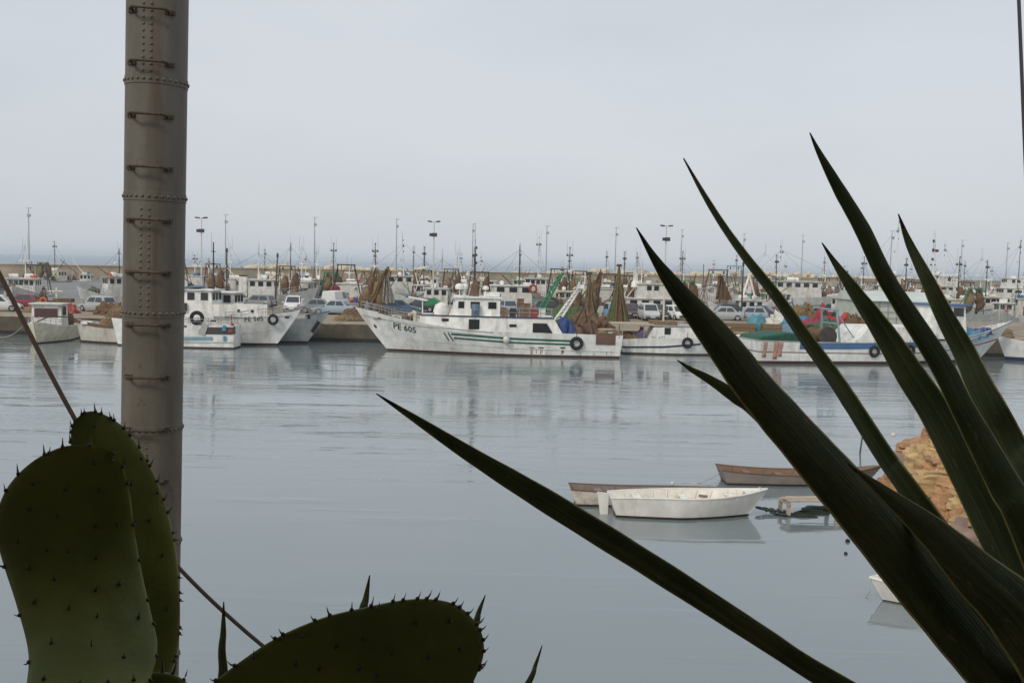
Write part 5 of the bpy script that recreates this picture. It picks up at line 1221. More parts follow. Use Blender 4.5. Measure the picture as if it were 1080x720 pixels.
# ------------------------------------------------------------------ rowing boats
M_rowwhite = mat('chalky_white_boat_paint', (.76, .74, .69), .55, var=.12, scale=3, dirt=(.42, .36, .28), damt=.25, dscale=2.5, streak=3)
M_rowin = mat('worn_white_inside', (.80, .76, .68), .65, var=.18, scale=4, dirt=(.42, .32, .22), damt=.35, dscale=3)
M_rowgrey = mat('greyed_boat_planks', (.25, .215, .19), .75, var=.2, scale=2, dirt=(.22, .17, .13), damt=.4, dscale=2, streak=.3)
def rowboat(label, loc, yaw, L, B, zm, zb, zs, hull, inner, cap, boot, tran=.62, rudder=False, low_bow=.25, thw=3, drop=.34, bowdeck=True, boot_z=.07, full=2.3, rake=.65):
    root = empty('rowing_boat', (*loc, 0), R(yaw)); tag(root, label, 'rowing boat', 'small rowing boats moored near the rocks')
    h = Hull(L, B, zm, zb, zs, rake=rake, tran=tran, low_bow=low_bow, low_mid=.78, full=full, z0=-.16, mid=.45)
    hull_part(h, [('z', -.16, 1), ('z', boot_z, 0), ('s', .6, 0), ('s', .8, 0), ('s', .93, 0), ('s', 1, 0)], [hull, boot, inner, cap], root, deck_drop=drop, deck_mat=inner, th=.035, n=40, inner=2, cap=3)
    k = MB()
    for s_ in (1, -1): k.tube([h.P(t / 30, 1, s_) + Vector((0, -s_ * .012, .0)) for t in range(31)], .028, 8)
    k.build('gunwale', cap, root, smooth=True)
    for i in range(thw):
        t = .18 + .62 * i / max(1, thw - 1) * .95; p_ = h.P(t, 1, 1); wd = p_.y * 2 - .12
        k = MB(); k.box((p_.x, 0, p_.z - .1), (.22, wd, .035)); k.build('thwart', inner, root, bevel=.008)
    for i in range(9):
        t = .1 + .78 * i / 8
        for s_ in (1, -1):
            k = MB(); a_ = h.P(t, .97, s_, .05); b_ = h.P(t, .6, s_, .06); k.tube([a_, b_], .016, 5); k.build('rib', inner, root)
    if bowdeck:
        k = MB(); ts = [.86, .9, .94, .97, .995]; e = [[k.vert(h.P(t, 1, s_, .03) + Vector((0, 0, -.015))) for s_ in (1, -1)] for t in ts]
        for i in range(4): k.face((e[i][0], e[i][1], e[i + 1][1], e[i + 1][0]))
        k.build('bow_deck', cap, root)
        k = MB(); q = h.P(.95, 1, 1); k.tube([(q.x, 0, q.z - .02), (q.x, 0, q.z + .07)], .035, 8); k.build('mooring_post', cap, root, smooth=40)
    if rudder:
        k = MB(); z1 = zs + .05
        k.prism([(-L / 2 - .02, -.1), (-L / 2 - .0, z1), (-L / 2 - .34, z1 + .03), (-L / 2 - .30, .45), (-L / 2 - .22, -.1)], -.022, .022); k.build('rudder', M_rowwhite, root, bevel=.01)
    return root, h
M_boot2 = mat('black_brown_antifouling', (.035, .025, .02), .7, dirt=(.07, .06, .03), damt=.4)
wr, wh_ = rowboat('white rowing boat with white rudder and bright open inside', (on(642, 547).x + 2.27, on(720, 548).y + .53), 2.0, 4.46, 1.34, .60, .78, .55, M_rowwhite, M_rowin, M_rowwhite, M_boot2, rudder=True)
k = MB(); k.box((-1.35, -.1, .46), (.3, .16, .06), rz=.5); k.box((.5, .35, .47), (.24, .1, .06), rz=-.4); k.build('oar_lock_block', M_wood, wr)
rowboat('pale old rowing boat with dark brown gunwale tucked behind the white one', (on(602, 538).x + 2.35, on(605, 538).y + .92), 2.0, 4.7, 1.0, .44, .52, .50, mat('flaking_cream_paint', (.64, .58, .50), .7, dirt=(.25, .15, .09), damt=.5, dscale=3), M_rowgrey, M_brownpaint, M_boot2, tran=.85, bowdeck=False)
br, bh = rowboat('grey brown wooden boat with red brown gunwale floating beyond the white one', (on(762, 512).x + 2.65, on(800, 512).y + .5), 2, 5.35, 1.1, .36, .62, .49, M_rowgrey, mat('orange_brown_planks', (.25, .16, .105), .8, dirt=(.2, .12, .07), damt=.4, dscale=4), M_brownpaint, M_boot2, tran=.9, bowdeck=False, thw=4)
rowboat('small white tender with only its rounded bow clear of the agave leaf', (on(922, 634).x + 1.5, on(938, 640).y + .5), 184, 3.2, 1.25, .40, .50, .42, M_rowwhite, M_rowin, M_rowwhite, M_boot2, low_bow=.55, boot_z=.03, full=2.7, rake=.42)

# low wooden jetty with weed and rope round its legs
root = empty('wooden_jetty', (at(826, 545, 27.8).x, 27.9, 0), R(8)); tag(root, 'low bleached wooden jetty on short legs beside the white rowing boat', 'jetty')
for i in range(3):
    k = MB(); k.box((1.5 + (.07, -.05, .1)[i], -.24 + .22 * i, .42 + (.0, .012, -.01)[i]), (3.1 - .13 * i, .19, .045), rz=(.012, -.01, .02)[i], ry=.012); k.build('plank', M_wood_pale, root, bevel=.006)
for x, y in ((.05, -.3), (.05, .3), (1.5, -.3), (1.5, .3), (2.9, -.3), (2.9, .3)):
    k = MB(); k.box((x, y, -.1), (.1, .08, .98), ry=.05 * math.sin(x * 3 + y)); k.build('leg', M_wood_pale, root)
k = MB(); k.box((.05, 0, .35), (.08, .72, .07)); k.build('crossbeam', M_wood_pale, root)
k = MB(); k.box((2.9, 0, .35), (.08, .72, .07)); k.build('crossbeam', M_wood_pale, root)
M_weed = mat('dark_green_weed', (.02, .03, .018), .8, var=.5, scale=6, bump=.02, bscale=12)
for i, (u, v, s_, lb) in enumerate(((838, 543.5, (.55, .2, .07), 'dark weed clump floating under the jetty'), (857, 541, (.5, .25, .08), 'dark weed clump beyond the jetty legs'), (868, 537, (.6, .25, .09), 'green weed covered float under the jetty planks'))):
    p = on(u, v, 0); k = MB(); k.blob((0, 0, 0), s_, seed=i + 60, amp=.5, freq=4); o = k.build('weed_clump', M_weed, None, smooth=True); o.location = p; tag(o, lb, 'weed', 'weed floating round the jetty')
p = on(815, 541, 0); pts = []
for i in range(60):
    a_ = i * .55; f = i / 60; pts.append(p + Vector((-.38 + .9 * f + .2 * math.cos(a_) * (1 - f), .12 * math.sin(a_), .05 + .12 * abs(math.sin(a_ * .5)) * (1 - f))))
k = MB(); k.tube(pts, .028, 6); tag(k.build('rope_coil', mat('dark_wet_rope', (.025, .035, .035), .6), None, smooth=True), 'dark wet rope tangle between white rowing boat and jetty', 'rope')
rope([on(812, 540, .05), on(830, 543, .06)], .03, 'dark wet rope leading to the jetty leg', mat('dark_wet_rope', (.025, .035, .035), .6), nm='wet_rope')
def floater(u, v, r, m, label):
    p = on(u, v, 0); k = MB(); k.lathe([(r * math.sin(PI * i / 8) + .001, -r * math.cos(PI * i / 8)) for i in range(9)], 12); o = k.build('float', m, None, smooth=True); o.location = p + Vector((0, 0, r * .3)); tag(o, label, 'float', 'small floats on the water')
floater(894, 571, .06, M_rubber, 'small black float, larger of the two near the agave leaf')
floater(892, 584, .045, M_rubber, 'small black float, smaller of the two near the agave leaf')
floater(942, 459, .09, M_cream, 'small cream float beyond the rocky spit')
floater(957, 494, .07, M_cloth, 'small white float by the dark red boulder')
floater(709, 510, .06, M_cloth, 'small pale float behind the white rowing boat')
k = MB(); p = on(906, 478, 0); k.tube([(0, 0, -.4), (.12, 0, .95)], [.035, .025], 6); o = k.build('mooring_stake', M_dark_steel, None); o.location = p; tag(o, 'thin dark stake standing in the water beside the folded leaf', 'stake')
rope([at(760, 498, 31.9), on(725, 511, -.02)], .01, 'thin rope from the brown boat into the water', sag=.1)
rope([at(918, 622, 20.9), on(906, 634, -.02), ], .008, 'thin rope from the tender bow into the water', sag=.05)

# ------------------------------------------------------------------ riveted steel column
M_rung = mat('rusty_brown_rung', (.085, .064, .044), .8, var=.3, scale=30, dirt=(.06, .035, .02), damt=.4, dscale=20)
def column():
    d = 6.2; p0, p1 = at(160.3, 450, d), at(166.3, 0, d); ax = (p1 - p0).normalized()
    zb = ground(p0.x, d) - .1; base = p0 - ax * ((p0.z - zb) / ax.z)
    root = empty('riveted_column', base); root.rotation_mode = 'QUATERNION'; root.rotation_quaternion = ax.to_track_quat('Z', 'Y')
    tag(root, 'tall grey brown riveted steel column with climbing rungs', 'column')
    m = bpy.data.materials.new('weathered_column_paint'); m.use_nodes = True; nt = m.node_tree; N = nt.nodes; L = nt.links; bs = N['Principled BSDF']; bs.inputs['Roughness'].default_value = .62
    tc = N.new('ShaderNodeTexCoord')
    def nz(sc, det=7, ro=.6):
        mp = N.new('ShaderNodeMapping'); mp.inputs['Scale'].default_value = sc; L.new(tc.outputs['Object'], mp.inputs['Vector'])
        n = N.new('ShaderNodeTexNoise'); n.inputs['Scale'].default_value = 1; n.inputs['Detail'].default_value = det; n.inputs['Roughness'].default_value = ro; L.new(mp.outputs['Vector'], n.inputs['Vector']); return n.outputs['Fac']
    def ramp(f, a_, b_, c0, c1):
        r = N.new('ShaderNodeValToRGB'); r.color_ramp.elements[0].position = a_; r.color_ramp.elements[1].position = b_; r.color_ramp.elements[0].color = (*c0, 1); r.color_ramp.elements[1].color = (*c1, 1); L.new(f, r.inputs[0]); return r.outputs[0]
    def mixc(f, a_, b_):
        x = N.new('ShaderNodeMix'); x.data_type = 'RGBA'
        L.new(f, x.inputs[0]); L.new(a_, x.inputs[6])
        if isinstance(b_, tuple): x.inputs[7].default_value = (*b_, 1)
        else: L.new(b_, x.inputs[7])
        return x.outputs[2]
    base_c = ramp(nz((6, 6, 1.2)), .35, .7, (.094, .084, .064), (.152, .138, .108))
    c = mixc(ramp(nz((9, 9, .7)), .54, .72, (0, 0, 0), (.85, .85, .85)), base_c, (.095, .058, .032))
    c = mixc(ramp(nz((14, 14, 10)), .62, .7, (0, 0, 0), (.7, .7, .7)), c, (.085, .055, .035))
    L.new(c, bs.inputs['Base Color'])
    b = N.new('ShaderNodeBump'); b.inputs['Distance'].default_value = .004; b.inputs['Strength'].default_value = .8; L.new(nz((25, 25, 18)), b.inputs['Height']); L.new(b.outputs[0], bs.inputs['Normal'])
    def rad(v): return (29.7 + (v / 450.0) * 1.8) * d / F
    def hz(v): return (at(165.5 - 5.5 * v / 450, v, d) - base).dot(ax)
    Ht = hz(-900); r0 = rad(225)
    k = MB(); k.lathe([(r0 * 1.02, 0), (r0, Ht * .5), (r0 * .99, Ht)], 64); k.build('shaft', m, root, smooth=40)
    # angle on the shaft measured from the side that faces the camera; negative is to the left
    inv = root.rotation_quaternion.inverted(); tocam = inv @ (Vector((0, 0, p0.z)) - Vector((base.x, base.y, p0.z))); a0 = math.atan2(tocam.y, tocam.x)
    def pt(phi, r, z): return Vector((r * math.cos(a0 + R(phi)), r * math.sin(a0 + R(phi)), z))
    def rivet(k, phi, z, s_=.0095):
        n = pt(phi, 1, 0); t1 = Vector((0, 0, 1)); t2 = n.cross(t1); c_ = pt(phi, r0, z); rings = []
        for rr, hh in ((1, -.2), (.98, .25), (.7, .62), (.25, .8)):
            rings.append([k.vert(c_ + (t1 * math.cos(q * PI / 4) + t2 * math.sin(q * PI / 4)) * s_ * rr + n * s_ * hh) for q in range(8)])
        for i in range(3):
            for q in range(8): k.face((rings[i][q], rings[i][(q + 1) % 8], rings[i + 1][(q + 1) % 8], rings[i + 1][q]))
        k.face(rings[-1])
    seams = [88 + 120.5 * i for i in range(-8, 9)]
    for i, v in enumerate(seams):
        z = hz(v)
        if z < .1 or z > Ht: continue
        k = MB(); k.lathe([(r0 * 1.0, -.028), (r0 * 1.022, -.026), (r0 * 1.022, .026), (r0 * 1.0, .028)], 64, (0, 0, z))
        fl = k.build('joint_band', m, root, smooth=40)
        k = MB()
        for q in range(30): 
            n0 = len(k.v); rivet(k, q * 12, z, .0105)
            for vi in range(n0, len(k.v)): k.v[vi] += pt(q * 12, r0 * .022, 0)
        k.build('rivet_ring', m, fl, smooth=40)
    for i in range(len(seams) - 1):
        v0, v1 = seams[i], seams[i + 1]
        if abs(i - 8) % 2 == (1 if True else 0) and v0 < 700:
            z0, z1 = hz(v1), hz(v0)
            if z0 < .1 or z1 > Ht: continue
            k = MB(); n = int((z1 - z0 - .06) / .039)
            pl = MB()
            for q in range(n):
                z = z0 + .045 + q * .039
                for ph, dz in ((-26, 0), (-11, .0)): rivet(k, ph, z + dz, .0088)
            k.build('rivet_seam', m, root, smooth=40)
    v = 18.0 - 53.7 * 14
    while v < 720:
        z = hz(v)
        if .2 < z < Ht - .2:
            k = MB(); c_ = pt(-20, 1, 0)
            pA_, pB_ = pt(-50, r0, z), pt(22, r0, z)
            k.tube([pA_ - c_ * .01, pA_ + c_ * .05, pA_ + c_ * .085 + pt(70, .02, 0), pB_ + c_ * .085 - pt(70, .02, 0), pB_ + c_ * .05, pB_ - c_ * .01], .0085, 7)
            ru = k.build('rung', M_rung, root, smooth=40)
            k = MB()
            for ph in (-50, 22):
                for dph in (-7, 0, 7): k.box(pt(ph + dph, r0 + .006, z - .004), (.016, .017, .026), rz=a0 + R(ph + dph))
            k.build('rung_bracket', M_rung, ru)
        v += 53.7
    k = MB(); k.box((0, 0, .05), (.8, .8, .3)); k.build('footing', M_concrete, root)
column()

def catmull(P_, n):
    P_ = [Vector(p) for p in P_]; out = []
    Q = [P_[0] * 2 - P_[1]] + P_ + [P_[-1] * 2 - P_[-2]]
    for i in range(1, len(Q) - 2):
        a_, b_, c_, d_ = Q[i - 1:i + 3]
        for j in range(n):
            t = j / n
            out.append(.5 * ((2 * b_) + (c_ - a_) * t + (2 * a_ - 5 * b_ + 4 * c_ - d_) * t * t + (3 * b_ - a_ - 3 * c_ + d_) * t ** 3))
    out.append(P_[-1]); return out
pts = catmull([at(-900, -1900, 3.4), at(-480, -880, 3.4), at(-200, -160, 3.4), at(-60, 170, 3.4), at(0, 290, 3.4), at(78, 440, 3.4), at(135, 528, 3.4), at(193, 603, 3.4), at(285, 687, 3.4), at(380, 752, 3.4), at(470, 800, 3.4)], 8)
k = MB(); k.tube(pts, [.0098 - .0034 * i / len(pts) for i in range(len(pts))], 8)
tag(k.build('rusty_cable', mat('rusty_cable', (.075, .048, .034), .8, bump=.002, bscale=90), None, smooth=True), 'rusty brown cable slanting down past the prickly pear', 'cable')
k = MB(); k.tube([at(1066, -200, 7), at(1074.5, 0, 7), at(1081, 160, 7), at(1110, 860, 7)], .0125, 8)
tag(k.build('guy_wire', mat('dark_purple_grey_cable', (.05, .045, .05), .6), None, smooth=True), 'thin dark guy wire at the edge of the sky', 'cable')

# ------------------------------------------------------------------ agave
def leafmat(name, col, col2):
    m = bpy.data.materials.new(name); m.use_nodes = True; nt = m.node_tree; N = nt.nodes; L = nt.links; bs = N['Principled BSDF']; bs.inputs['Roughness'].default_value = .6; bs.inputs['Specular IOR Level'].default_value = .2
    tc = N.new('ShaderNodeTexCoord'); n = N.new('ShaderNodeTexNoise'); n.inputs['Scale'].default_value = 9; n.inputs['Detail'].default_value = 6; L.new(tc.outputs['Object'], n.inputs['Vector'])
    r = N.new('ShaderNodeValToRGB'); r.color_ramp.elements[0].position = .35; r.color_ramp.elements[1].position = .7; r.color_ramp.elements[0].color = (*col, 1); r.color_ramp.elements[1].color = (*col2, 1)
    L.new(n.outputs['Fac'], r.inputs[0])
    at_ = N.new('ShaderNodeAttribute'); at_.attribute_name = 'blade'
    def grain(sx, sy, a_, b_, c_, d_):
        mp = N.new('ShaderNodeMapping'); mp.inputs['Scale'].default_value = (sx, sy, 1); L.new(at_.outputs['Vector'], mp.inputs['Vector'])
        q = N.new('ShaderNodeTexNoise'); q.inputs['Scale'].default_value = 1; q.inputs['Detail'].default_value = 6; q.inputs['Roughness'].default_value = .6; L.new(mp.outputs['Vector'], q.inputs['Vector'])
        r_ = N.new('ShaderNodeMapRange')
        for k_, v_ in zip(('From Min', 'From Max', 'To Min', 'To Max'), (a_, b_, c_, d_)): r_.inputs[k_].default_value = v_
        L.new(q.outputs['Fac'], r_.inputs['Value']); return r_.outputs[0]
    def mixc(f, a_, col_):
        x = N.new('ShaderNodeMix'); x.data_type = 'RGBA'; L.new(f, x.inputs[0]); L.new(a_, x.inputs[6]); x.inputs[7].default_value = (*col_, 1); return x.outputs[2]
    c = mixc(grain(1.6, .35, .48, .72, 0, .7), r.outputs[0], (.15, .165, .085))      # waxy bloom in streaks along the blade
    c = mixc(grain(3.5, .5, .55, .75, 0, .6), c, (.035, .045, .014))
    c = mixc(grain(.9, 2.2, .64, .70, 0, .85), c, (.19, .15, .075))                  # corky scars
    L.new(c, bs.inputs['Base Color'])
    b = N.new('ShaderNodeBump'); b.inputs['Distance'].default_value = .0012; L.new(grain(4, .3, .3, .7, 0, 1), b.inputs['Height']); L.new(b.outputs[0], bs.inputs['Normal'])
    return m
M_leaf = leafmat('agave_leaf', (.042, .062, .019), (.085, .10, .036))
M_leaf_lit_edge = mat('agave_leaf_lit_margin', (.42, .38, .15), .6, var=.3, scale=40)  # pale leaf margin, its colour brightened to paint in sky light on the edges
M_leaf_tip = mat('agave_tip_spine', (.03, .02, .012), .5)
def agave_leaf(parent, P_, roll, ch=.2):
    """P_: (u, v, half width in px, distance) from tip to base; a thick channelled leaf."""
    C_ = []; W_ = []
    for u, v, hw, d in P_: C_.append(at(u, v, d) - parent.location); W_.append(hw * d / F)
    FS = (-1, -.93, -.7, -.45, -.2, 0, .2, .45, .7, .93, 1); n = 10; C2 = catmull(C_, n); Wv = catmull([Vector((x, 0, 0)) for x in W_], n); W2 = [max(.0006, q.x) for q in Wv]
    k = MB(); rings = []; m = 11
    for i, c_ in enumerate(C2):
        t = (C2[min(i + 1, len(C2) - 1)] - C2[max(0, i - 1)]).normalized()
        view = (c_ + parent.location - EYE).normalized()
        s_ = t.cross(view).normalized(); q = Matrix.Rotation(R(roll), 3, t); s_ = q @ s_; nrm = s_.cross(t).normalized()
        w_ = W2[i] / max(.35, abs(math.cos(R(roll)))); up, lo = [], []
        wob = 1 + .03 * noise.noise(Vector((i * .35, roll, 1)))
        for f in FS:
            y_up = ch * w_ * (abs(f) ** 1.35 - .3); th = .09 * w_ * (1 - abs(f) ** 4) + .0009
            up.append(c_ + s_ * w_ * f * wob + nrm * y_up); lo.append(c_ + s_ * w_ * f * wob + nrm * (y_up - th))
        rings.append([k.vert(p) for p in up + lo[::-1]])
    N_ = 2 * m
    for i in range(len(rings) - 1):
        for j in range(N_):
            mi = 2 if i < 5 else (1 if j in (0, m - 2, m - 1, m, N_ - 2, N_ - 1) else 0)
            k.face((rings[i][j], rings[i][(j + 1) % N_], rings[i + 1][(j + 1) % N_], rings[i + 1][j]), mi)
    k.face(rings[0]); k.face(rings[-1][::-1])
    o = k.build('leaf', [M_leaf, M_leaf_lit_edge, M_leaf_tip], parent, smooth=30)
    at_ = o.data.attributes.new('blade', 'FLOAT_VECTOR', 'POINT'); sd = roll * .37 + P_[0][0] * .01; dist = 0.0
    for i in range(len(rings)):
        if i: dist += (C2[i] - C2[i - 1]).length
        for j in range(N_):
            f = (FS + FS[::-1])[j]; at_.data[i * N_ + j].vector = (f * W2[i] * 100, dist * 10, sd + (5 if j >= m else 0))
    return o
ab = at(1225, 905, 1.62)
ag = empty('agave', (ab.x, ab.y, ground(ab.x, ab.y) - .02)); tag(ag, 'large dark agave with long pointed leaves fanning up from beside the terrace', 'agave')
BASE = lambda hw, d=1.62: (1225, 900, hw, d)
LEAVES = [  # tip to base
    ([(397, 415, .5, 1.50), (440, 443, 4.3, 1.50), (500, 482, 8.5, 1.50), (580, 531, 12.5, 1.5), (691, 600, 13, 1.52), (800, 670, 12, 1.53), (870, 715, 12, 1.55), (1050, 822, 20, 1.6), BASE(30)], 25),
    ([(671, 240, .5, 1.36), (690, 272, 4.3, 1.37), (714, 305, 9.5, 1.38), (762, 363, 17.5, 1.4), (798, 410, 20.5, 1.42), (860, 481, 24.5, 1.45), (924, 554, 29, 1.48), (977, 620, 30, 1.52), (1044, 701, 30, 1.55), (1120, 790, 31, 1.58), BASE(32, 1.6)], -18),
    ([(721, 167, .5, 1.9), (743, 207, 2.6, 1.9), (764, 241, 3.6, 1.9), (789, 276, 4.6, 1.88), (818, 313, 5.8, 1.86), (847, 355, 7.0, 1.84), (877, 397, 8, 1.82), (902, 435, 8.8, 1.8), (935, 487, 10, 1.78), (980, 550, 12, 1.75), BASE(24, 1.7)], 58),
    ([(854, 140, .5, 1.75), (864, 161, 2.8, 1.75), (885, 199, 6.2, 1.75), (910, 242, 8, 1.74), (937, 297, 9, 1.73), (991, 381, 11.5, 1.72), (1016, 430, 12.5, 1.7), (1060, 511, 17, 1.68), (1095, 575, 21, 1.66), BASE(28, 1.64)], -22),
    ([(867, 256, .5, 2.0), (881, 278, 3.2, 2.0), (902, 309, 7.2, 1.98), (932, 352, 11.5, 1.96), (960, 397, 15, 1.94), (985, 435, 16.5, 1.92), (1022, 503, 20, 1.88), (1056, 572, 22, 1.84), (1110, 680, 26, 1.76), BASE(30, 1.68)], 30),
    ([(947.5, 225.5, .5, 2.15), (959, 257, 4.0, 2.15), (977.5, 295, 7.0, 2.12), (996, 334, 9.5, 2.1), (1016, 371, 11.5, 2.08), (1030, 402, 13, 2.05), (1046, 432, 14.5, 2.02), (1066, 472, 16, 2.0), (1098, 540, 20, 1.92), BASE(28, 1.7)], 28),
    ([(714, 379.5, .4, 2.05), (730, 390, 2.8, 2.05), (748, 400, 4.6, 2.05), (775, 418, 7, 2.04), (810, 445, 9, 2.02), (950, 590, 14, 1.9), BASE(22, 1.7)], 20),
    ([(893, 488, .5, 1.42), (915, 505, 4, 1.43), (940, 525, 8.5, 1.44), (985, 562, 17, 1.46), (1030, 606, 26, 1.48), (1080, 655, 34, 1.5), (1150, 760, 40, 1.54), BASE(40, 1.58)], -10),
    ([(950, 543, .5, 1.5), (975, 572, 2.5, 1.5), (1012, 620, 4.2, 1.51), (1055, 672, 5.5, 1.52), (1090, 717, 7, 1.54), BASE(18, 1.62)], 62),
    ([(1085, 300, .5, 2.3), (1120, 420, 9, 2.25), (1160, 560, 15, 2.15), BASE(26, 1.8)], 20),
    ([(1330, 330, .5, 1.9), (1310, 500, 12, 1.85), (1270, 700, 20, 1.75), BASE(28, 1.66)], 10),
    ([(1420, 520, .5, 1.5), (1370, 640, 12, 1.55), (1290, 800, 22, 1.6), BASE(28, 1.62)], 10),
]
for P_, roll in LEAVES: agave_leaf(ag, P_, roll)
k = MB(); k.lathe([(.09, -.05), (.13, .05), (.12, .16), (.05, .28)], 16); k.build('stem', M_leaf, ag, smooth=True)
sb = at(385, 880, 2.3); ag2 = empty('agave', (sb.x, sb.y, ground(sb.x, sb.y) - .02)); tag(ag2, 'small agave of which only thin leaf tips rise behind the lowest cactus pad', 'agave')
for P_ in ([(236, 634, .5, 2.1), (235.5, 665, 3, 2.1), (235, 700, 4.6, 2.1), (250, 780, 8, 2.15), (385, 900, 12, 2.3)], [(390, 606, .5, 2.2), (386, 630, 3.2, 2.2), (382, 655, 5.5, 2.2), (378, 760, 11, 2.25), (385, 900, 13, 2.3)],
           [(512, 627, .4, 2.2), (505, 645, 2.6, 2.2), (498, 668, 4.5, 2.2), (460, 770, 10, 2.25), (390, 900, 13, 2.3)], [(572, 680, .4, 2.1), (565, 700, 2, 2.1), (556, 722, 3.6, 2.1), (510, 800, 9, 2.2), (395, 900, 13, 2.3)], [(160, 760, .5, 2.2), (230, 820, 8, 2.2), (380, 905, 12, 2.3)]):
    agave_leaf(ag2, P_, 20)
k = MB(); k.lathe([(.06, -.05), (.09, .03), (.03, .14)], 14); k.build('stem', M_leaf, ag2, smooth=True)

# ------------------------------------------------------------------ prickly pear
def padmat():
    m = bpy.data.materials.new('prickly_pear_skin'); m.use_nodes = True; nt = m.node_tree; N = nt.nodes; L = nt.links; bs = N['Principled BSDF']; bs.inputs['Roughness'].default_value = .55; bs.inputs['Specular IOR Level'].default_value = .25
    tc = N.new('ShaderNodeTexCoord'); n = N.new('ShaderNodeTexNoise'); n.inputs['Scale'].default_value = 7; n.inputs['Detail'].default_value = 7; L.new(tc.outputs['Object'], n.inputs['Vector'])
    r = N.new('ShaderNodeValToRGB'); e = r.color_ramp.elements; e[0].position = .3; e[1].position = .75; e[0].color = (.085, .11, .028, 1); e[1].color = (.20, .21, .045, 1); L.new(n.outputs['Fac'], r.inputs[0])
    n2 = N.new('ShaderNodeTexNoise'); n2.inputs['Scale'].default_value = 4; n2.inputs['Detail'].default_value = 3; L.new(tc.outputs['Object'], n2.inputs['Vector'])
    r2 = N.new('ShaderNodeMapRange'); r2.inputs['From Min'].default_value = .6; r2.inputs['From Max'].default_value = .75; r2.inputs['To Max'].default_value = .55; L.new(n2.outputs['Fac'], r2.inputs[0])
    x = N.new('ShaderNodeMix'); x.data_type = 'RGBA'; L.new(r2.outputs[0], x.inputs[0]); L.new(r.outputs[0], x.inputs[6]); x.inputs[7].default_value = (.26, .22, .045, 1); L.new(x.outputs[2], bs.inputs['Base Color'])
    n3 = N.new('ShaderNodeTexNoise'); n3.inputs['Scale'].default_value = 90; L.new(tc.outputs['Object'], n3.inputs['Vector'])
    b = N.new('ShaderNodeBump'); b.inputs['Distance'].default_value = .0008; L.new(n3.outputs['Fac'], b.inputs['Height']); L.new(b.outputs[0], bs.inputs['Normal'])
    return m
M_pad = padmat(); M_thorn = mat('cactus_thorn', (.085, .062, .035), .6)
cb_ = at(110, 1100, 1.3)
pp = empty('prickly_pear', (cb_.x, cb_.y, ground(cb_.x, cb_.y) - .02)); tag(pp, 'prickly pear cactus with broad thorny pads beside the riveted column', 'cactus')
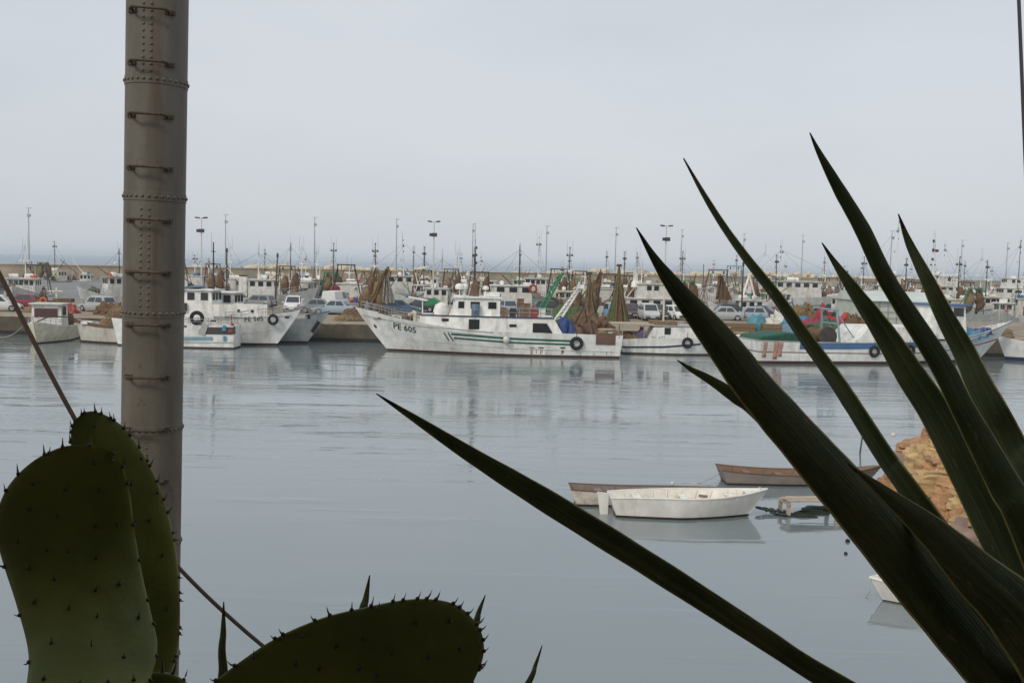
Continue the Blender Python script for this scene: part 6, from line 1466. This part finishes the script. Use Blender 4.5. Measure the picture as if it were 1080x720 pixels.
def pad(outline, dfun, T=.014, rows=9, seed=0, rim=24, thorn=.014):
    out = catmull([Vector((u, v, 0)) for u, v in outline] + [Vector((outline[0][0], outline[0][1], 0))], 6)[:-1]
    M_ = len(out); cen = sum(out, Vector()) / M_; k = MB()
    def pos(u, v, off):
        p = at(u, v, dfun(u, v)); n = (EYE - p).normalized(); return p + n * off - pp.location
    S_ = (1, .985, .95, .88, .76, .6, .42, .22); fr, bk = [], []
    for s_ in S_:
        o_ = T * (1 - s_ ** 3.2) ** .5
        fr.append([]); bk.append([])
        for i, q in enumerate(out):
            u, v = cen.x + (q.x - cen.x) * s_, cen.y + (q.y - cen.y) * s_
            wv = .003 * noise.noise(Vector((u * .012, v * .012, seed))) + .0022 * noise.noise(Vector((u * .035, v * .035, seed + 4)))
            fr[-1].append(k.vert(pos(u, v, o_ + (wv if s_ < 1 else 0)))); bk[-1].append(k.vert(pos(u, v, -o_)) if s_ < 1 else fr[-1][-1])
    for g_ in (fr, bk):
        for a_ in range(len(S_) - 1):
            for i in range(M_): k.face((g_[a_][i], g_[a_][(i + 1) % M_], g_[a_ + 1][(i + 1) % M_], g_[a_ + 1][i]))
    cf, cbk = k.vert(pos(cen.x, cen.y, T)), k.vert(pos(cen.x, cen.y, -T))
    for i in range(M_): k.face((fr[-1][i], fr[-1][(i + 1) % M_], cf)); k.face((bk[-1][(i + 1) % M_], bk[-1][i], cbk))
    rnd = random.Random(seed)
    def th(p, dr, ln, n_=1):
        b_ = k.v[-1]
        for q in range(n_):
            d2 = (dr + Vector((rnd.uniform(-.35, .35), rnd.uniform(-.35, .35), rnd.uniform(-.2, .5)))).normalized()
            m0 = len(k.m); mid = p + d2 * ln * .45 + Vector((0, 0, ln * .03)); k.tube([p - d2 * .002, mid, p + d2 * ln * .9 + Vector((0, 0, ln * .38))], [ln * .17, ln * .10, .0002], 6)
            for i in range(m0, len(k.m)): k.m[i] = 1
        m0 = len(k.m); k.blob(p, (.0028, .0028, .0028), 1, seed=1, nu=6, nv=4, amp=0, flat=False)
    for i in range(rim):
        q = out[int(i * M_ / rim + rnd.uniform(-1, 1)) % M_]; d2 = (pos(q.x, q.y, 0) - pos(cen.x, cen.y, 0)).normalized()
        th(pos(q.x, q.y, .002), d2, thorn * rnd.uniform(.7, 1.15))
    # thorns in slanting rows over the face
    us = [q.x for q in out]; vs = [q.y for q in out]
    def inside(x, y):
        c_ = False
        for i in range(M_):
            a_, b_ = out[i], out[(i + 1) % M_]
            if (a_.y > y) != (b_.y > y) and x < (b_.x - a_.x) * (y - a_.y) / (b_.y - a_.y) + a_.x: c_ = not c_
        return c_
    st = 33
    for r_ in range(int((max(vs) - min(vs)) / st) + 1):
        for c_ in range(int((max(us) - min(us)) / st) + 2):
            u = min(us) + (c_ + .5 * (r_ % 2)) * st + rnd.uniform(-9, 9); v = min(vs) + 14 + r_ * st + rnd.uniform(-9, 9) + (u - cen.x) * .12
            if not inside(u, v): continue
            s_ = max(abs(u - cen.x) / (max(us) - cen.x + 1), abs(v - cen.y) / (max(vs) - cen.y + 1))
            if s_ > .97: continue
            p = pos(u, v, T * max(.1, 1 - min(1, s_) ** 3.2) ** .5)
            th(p, (EYE - at(u, v, 1.3)).normalized() * .8 + Vector((0, 0, .5)), thorn * rnd.uniform(.6, .95))
    return k.build('pad', [M_pad, M_thorn], pp, smooth=60)
o1 = [(26, 735), (30, 690), (18, 640), (2, 590), (-6, 555), (2, 525), (16, 503), (38, 484), (66, 471), (95, 469), (117, 476), (130, 492), (137, 520), (142, 560), (150, 605), (159, 645), (166, 680), (160, 712), (148, 740), (125, 790), (85, 805), (45, 785)]
pad(o1, lambda u, v: 1.30 - .04 * max(0, (590 - v) / 110) ** 1.8 - .13 * max(0, (v - 545) / 170) ** 1.9 + .0003 * (u - 80), T=.014, seed=2, thorn=.0098)
o2 = [(74, 466), (77, 446), (92, 434), (110, 437), (131, 451), (150, 476), (166, 507), (179, 547), (187, 592), (190, 640), (188, 680), (178, 712), (160, 745), (135, 760), (110, 700), (100, 620), (92, 540), (82, 495)]
pad(o2, lambda u, v: 1.47 + .0006 * (u - 130) - .03 * max(0, (680 - v) / 240), T=.013, seed=5, rim=44, thorn=.0098)
o3 = [(206, 736), (240, 707), (290, 673), (340, 651), (385, 640), (420, 633), (450, 631), (478, 636), (496, 649), (508, 667), (510, 690), (501, 715), (480, 755), (420, 800), (340, 820), (262, 800), (215, 770)]
pad(o3, lambda u, v: 1.18 + .0004 * (u - 360) - .05 * max(0, (760 - v) / 120), T=.014, seed=7, rim=36, thorn=.0105)
o4 = [(120, 745), (135, 722), (160, 709), (182, 710), (200, 722), (222, 750), (215, 800), (170, 820), (130, 800)]
pad(o4, lambda u, v: 1.22, T=.012, seed=9, rim=14)
o5 = [(60, 790), (110, 770), (165, 780), (205, 830), (215, 900), (190, 970), (140, 1000), (90, 990), (50, 930), (40, 850)]
pad(o5, lambda u, v: 1.24, T=.018, seed=11)
o6 = [(70, 980), (140, 960), (190, 1000), (200, 1080), (170, 1150), (90, 1150), (60, 1080)]
pad(o6, lambda u, v: 1.28, T=.02, seed=13)
o7 = [(180, 840), (250, 790), (330, 780), (330, 840), (270, 900), (205, 930)]
pad(o7, lambda u, v: 1.2, T=.016, seed=15)

# ------------------------------------------------------------------ haze
mb = MB(); mb.box((0, 7400, 11.0), (18400, 15500, 26.0))
hz_m = bpy.data.materials.new('sea_haze'); hz_m.use_nodes = True
hn = hz_m.node_tree.nodes; hn.remove(hn['Principled BSDF'])
pv = hn.new('ShaderNodeVolumePrincipled'); pv.inputs['Color'].default_value = (.93, .95, .97, 1); pv.inputs['Density'].default_value = .00027; pv.inputs['Anisotropy'].default_value = .3
hz_m.node_tree.links.new(pv.outputs['Volume'], hn['Material Output'].inputs['Volume'])
tag(mb.build('haze', hz_m), 'thin pale sea haze over the harbour', kind='stuff')
SC.cycles.volume_bounces = 1
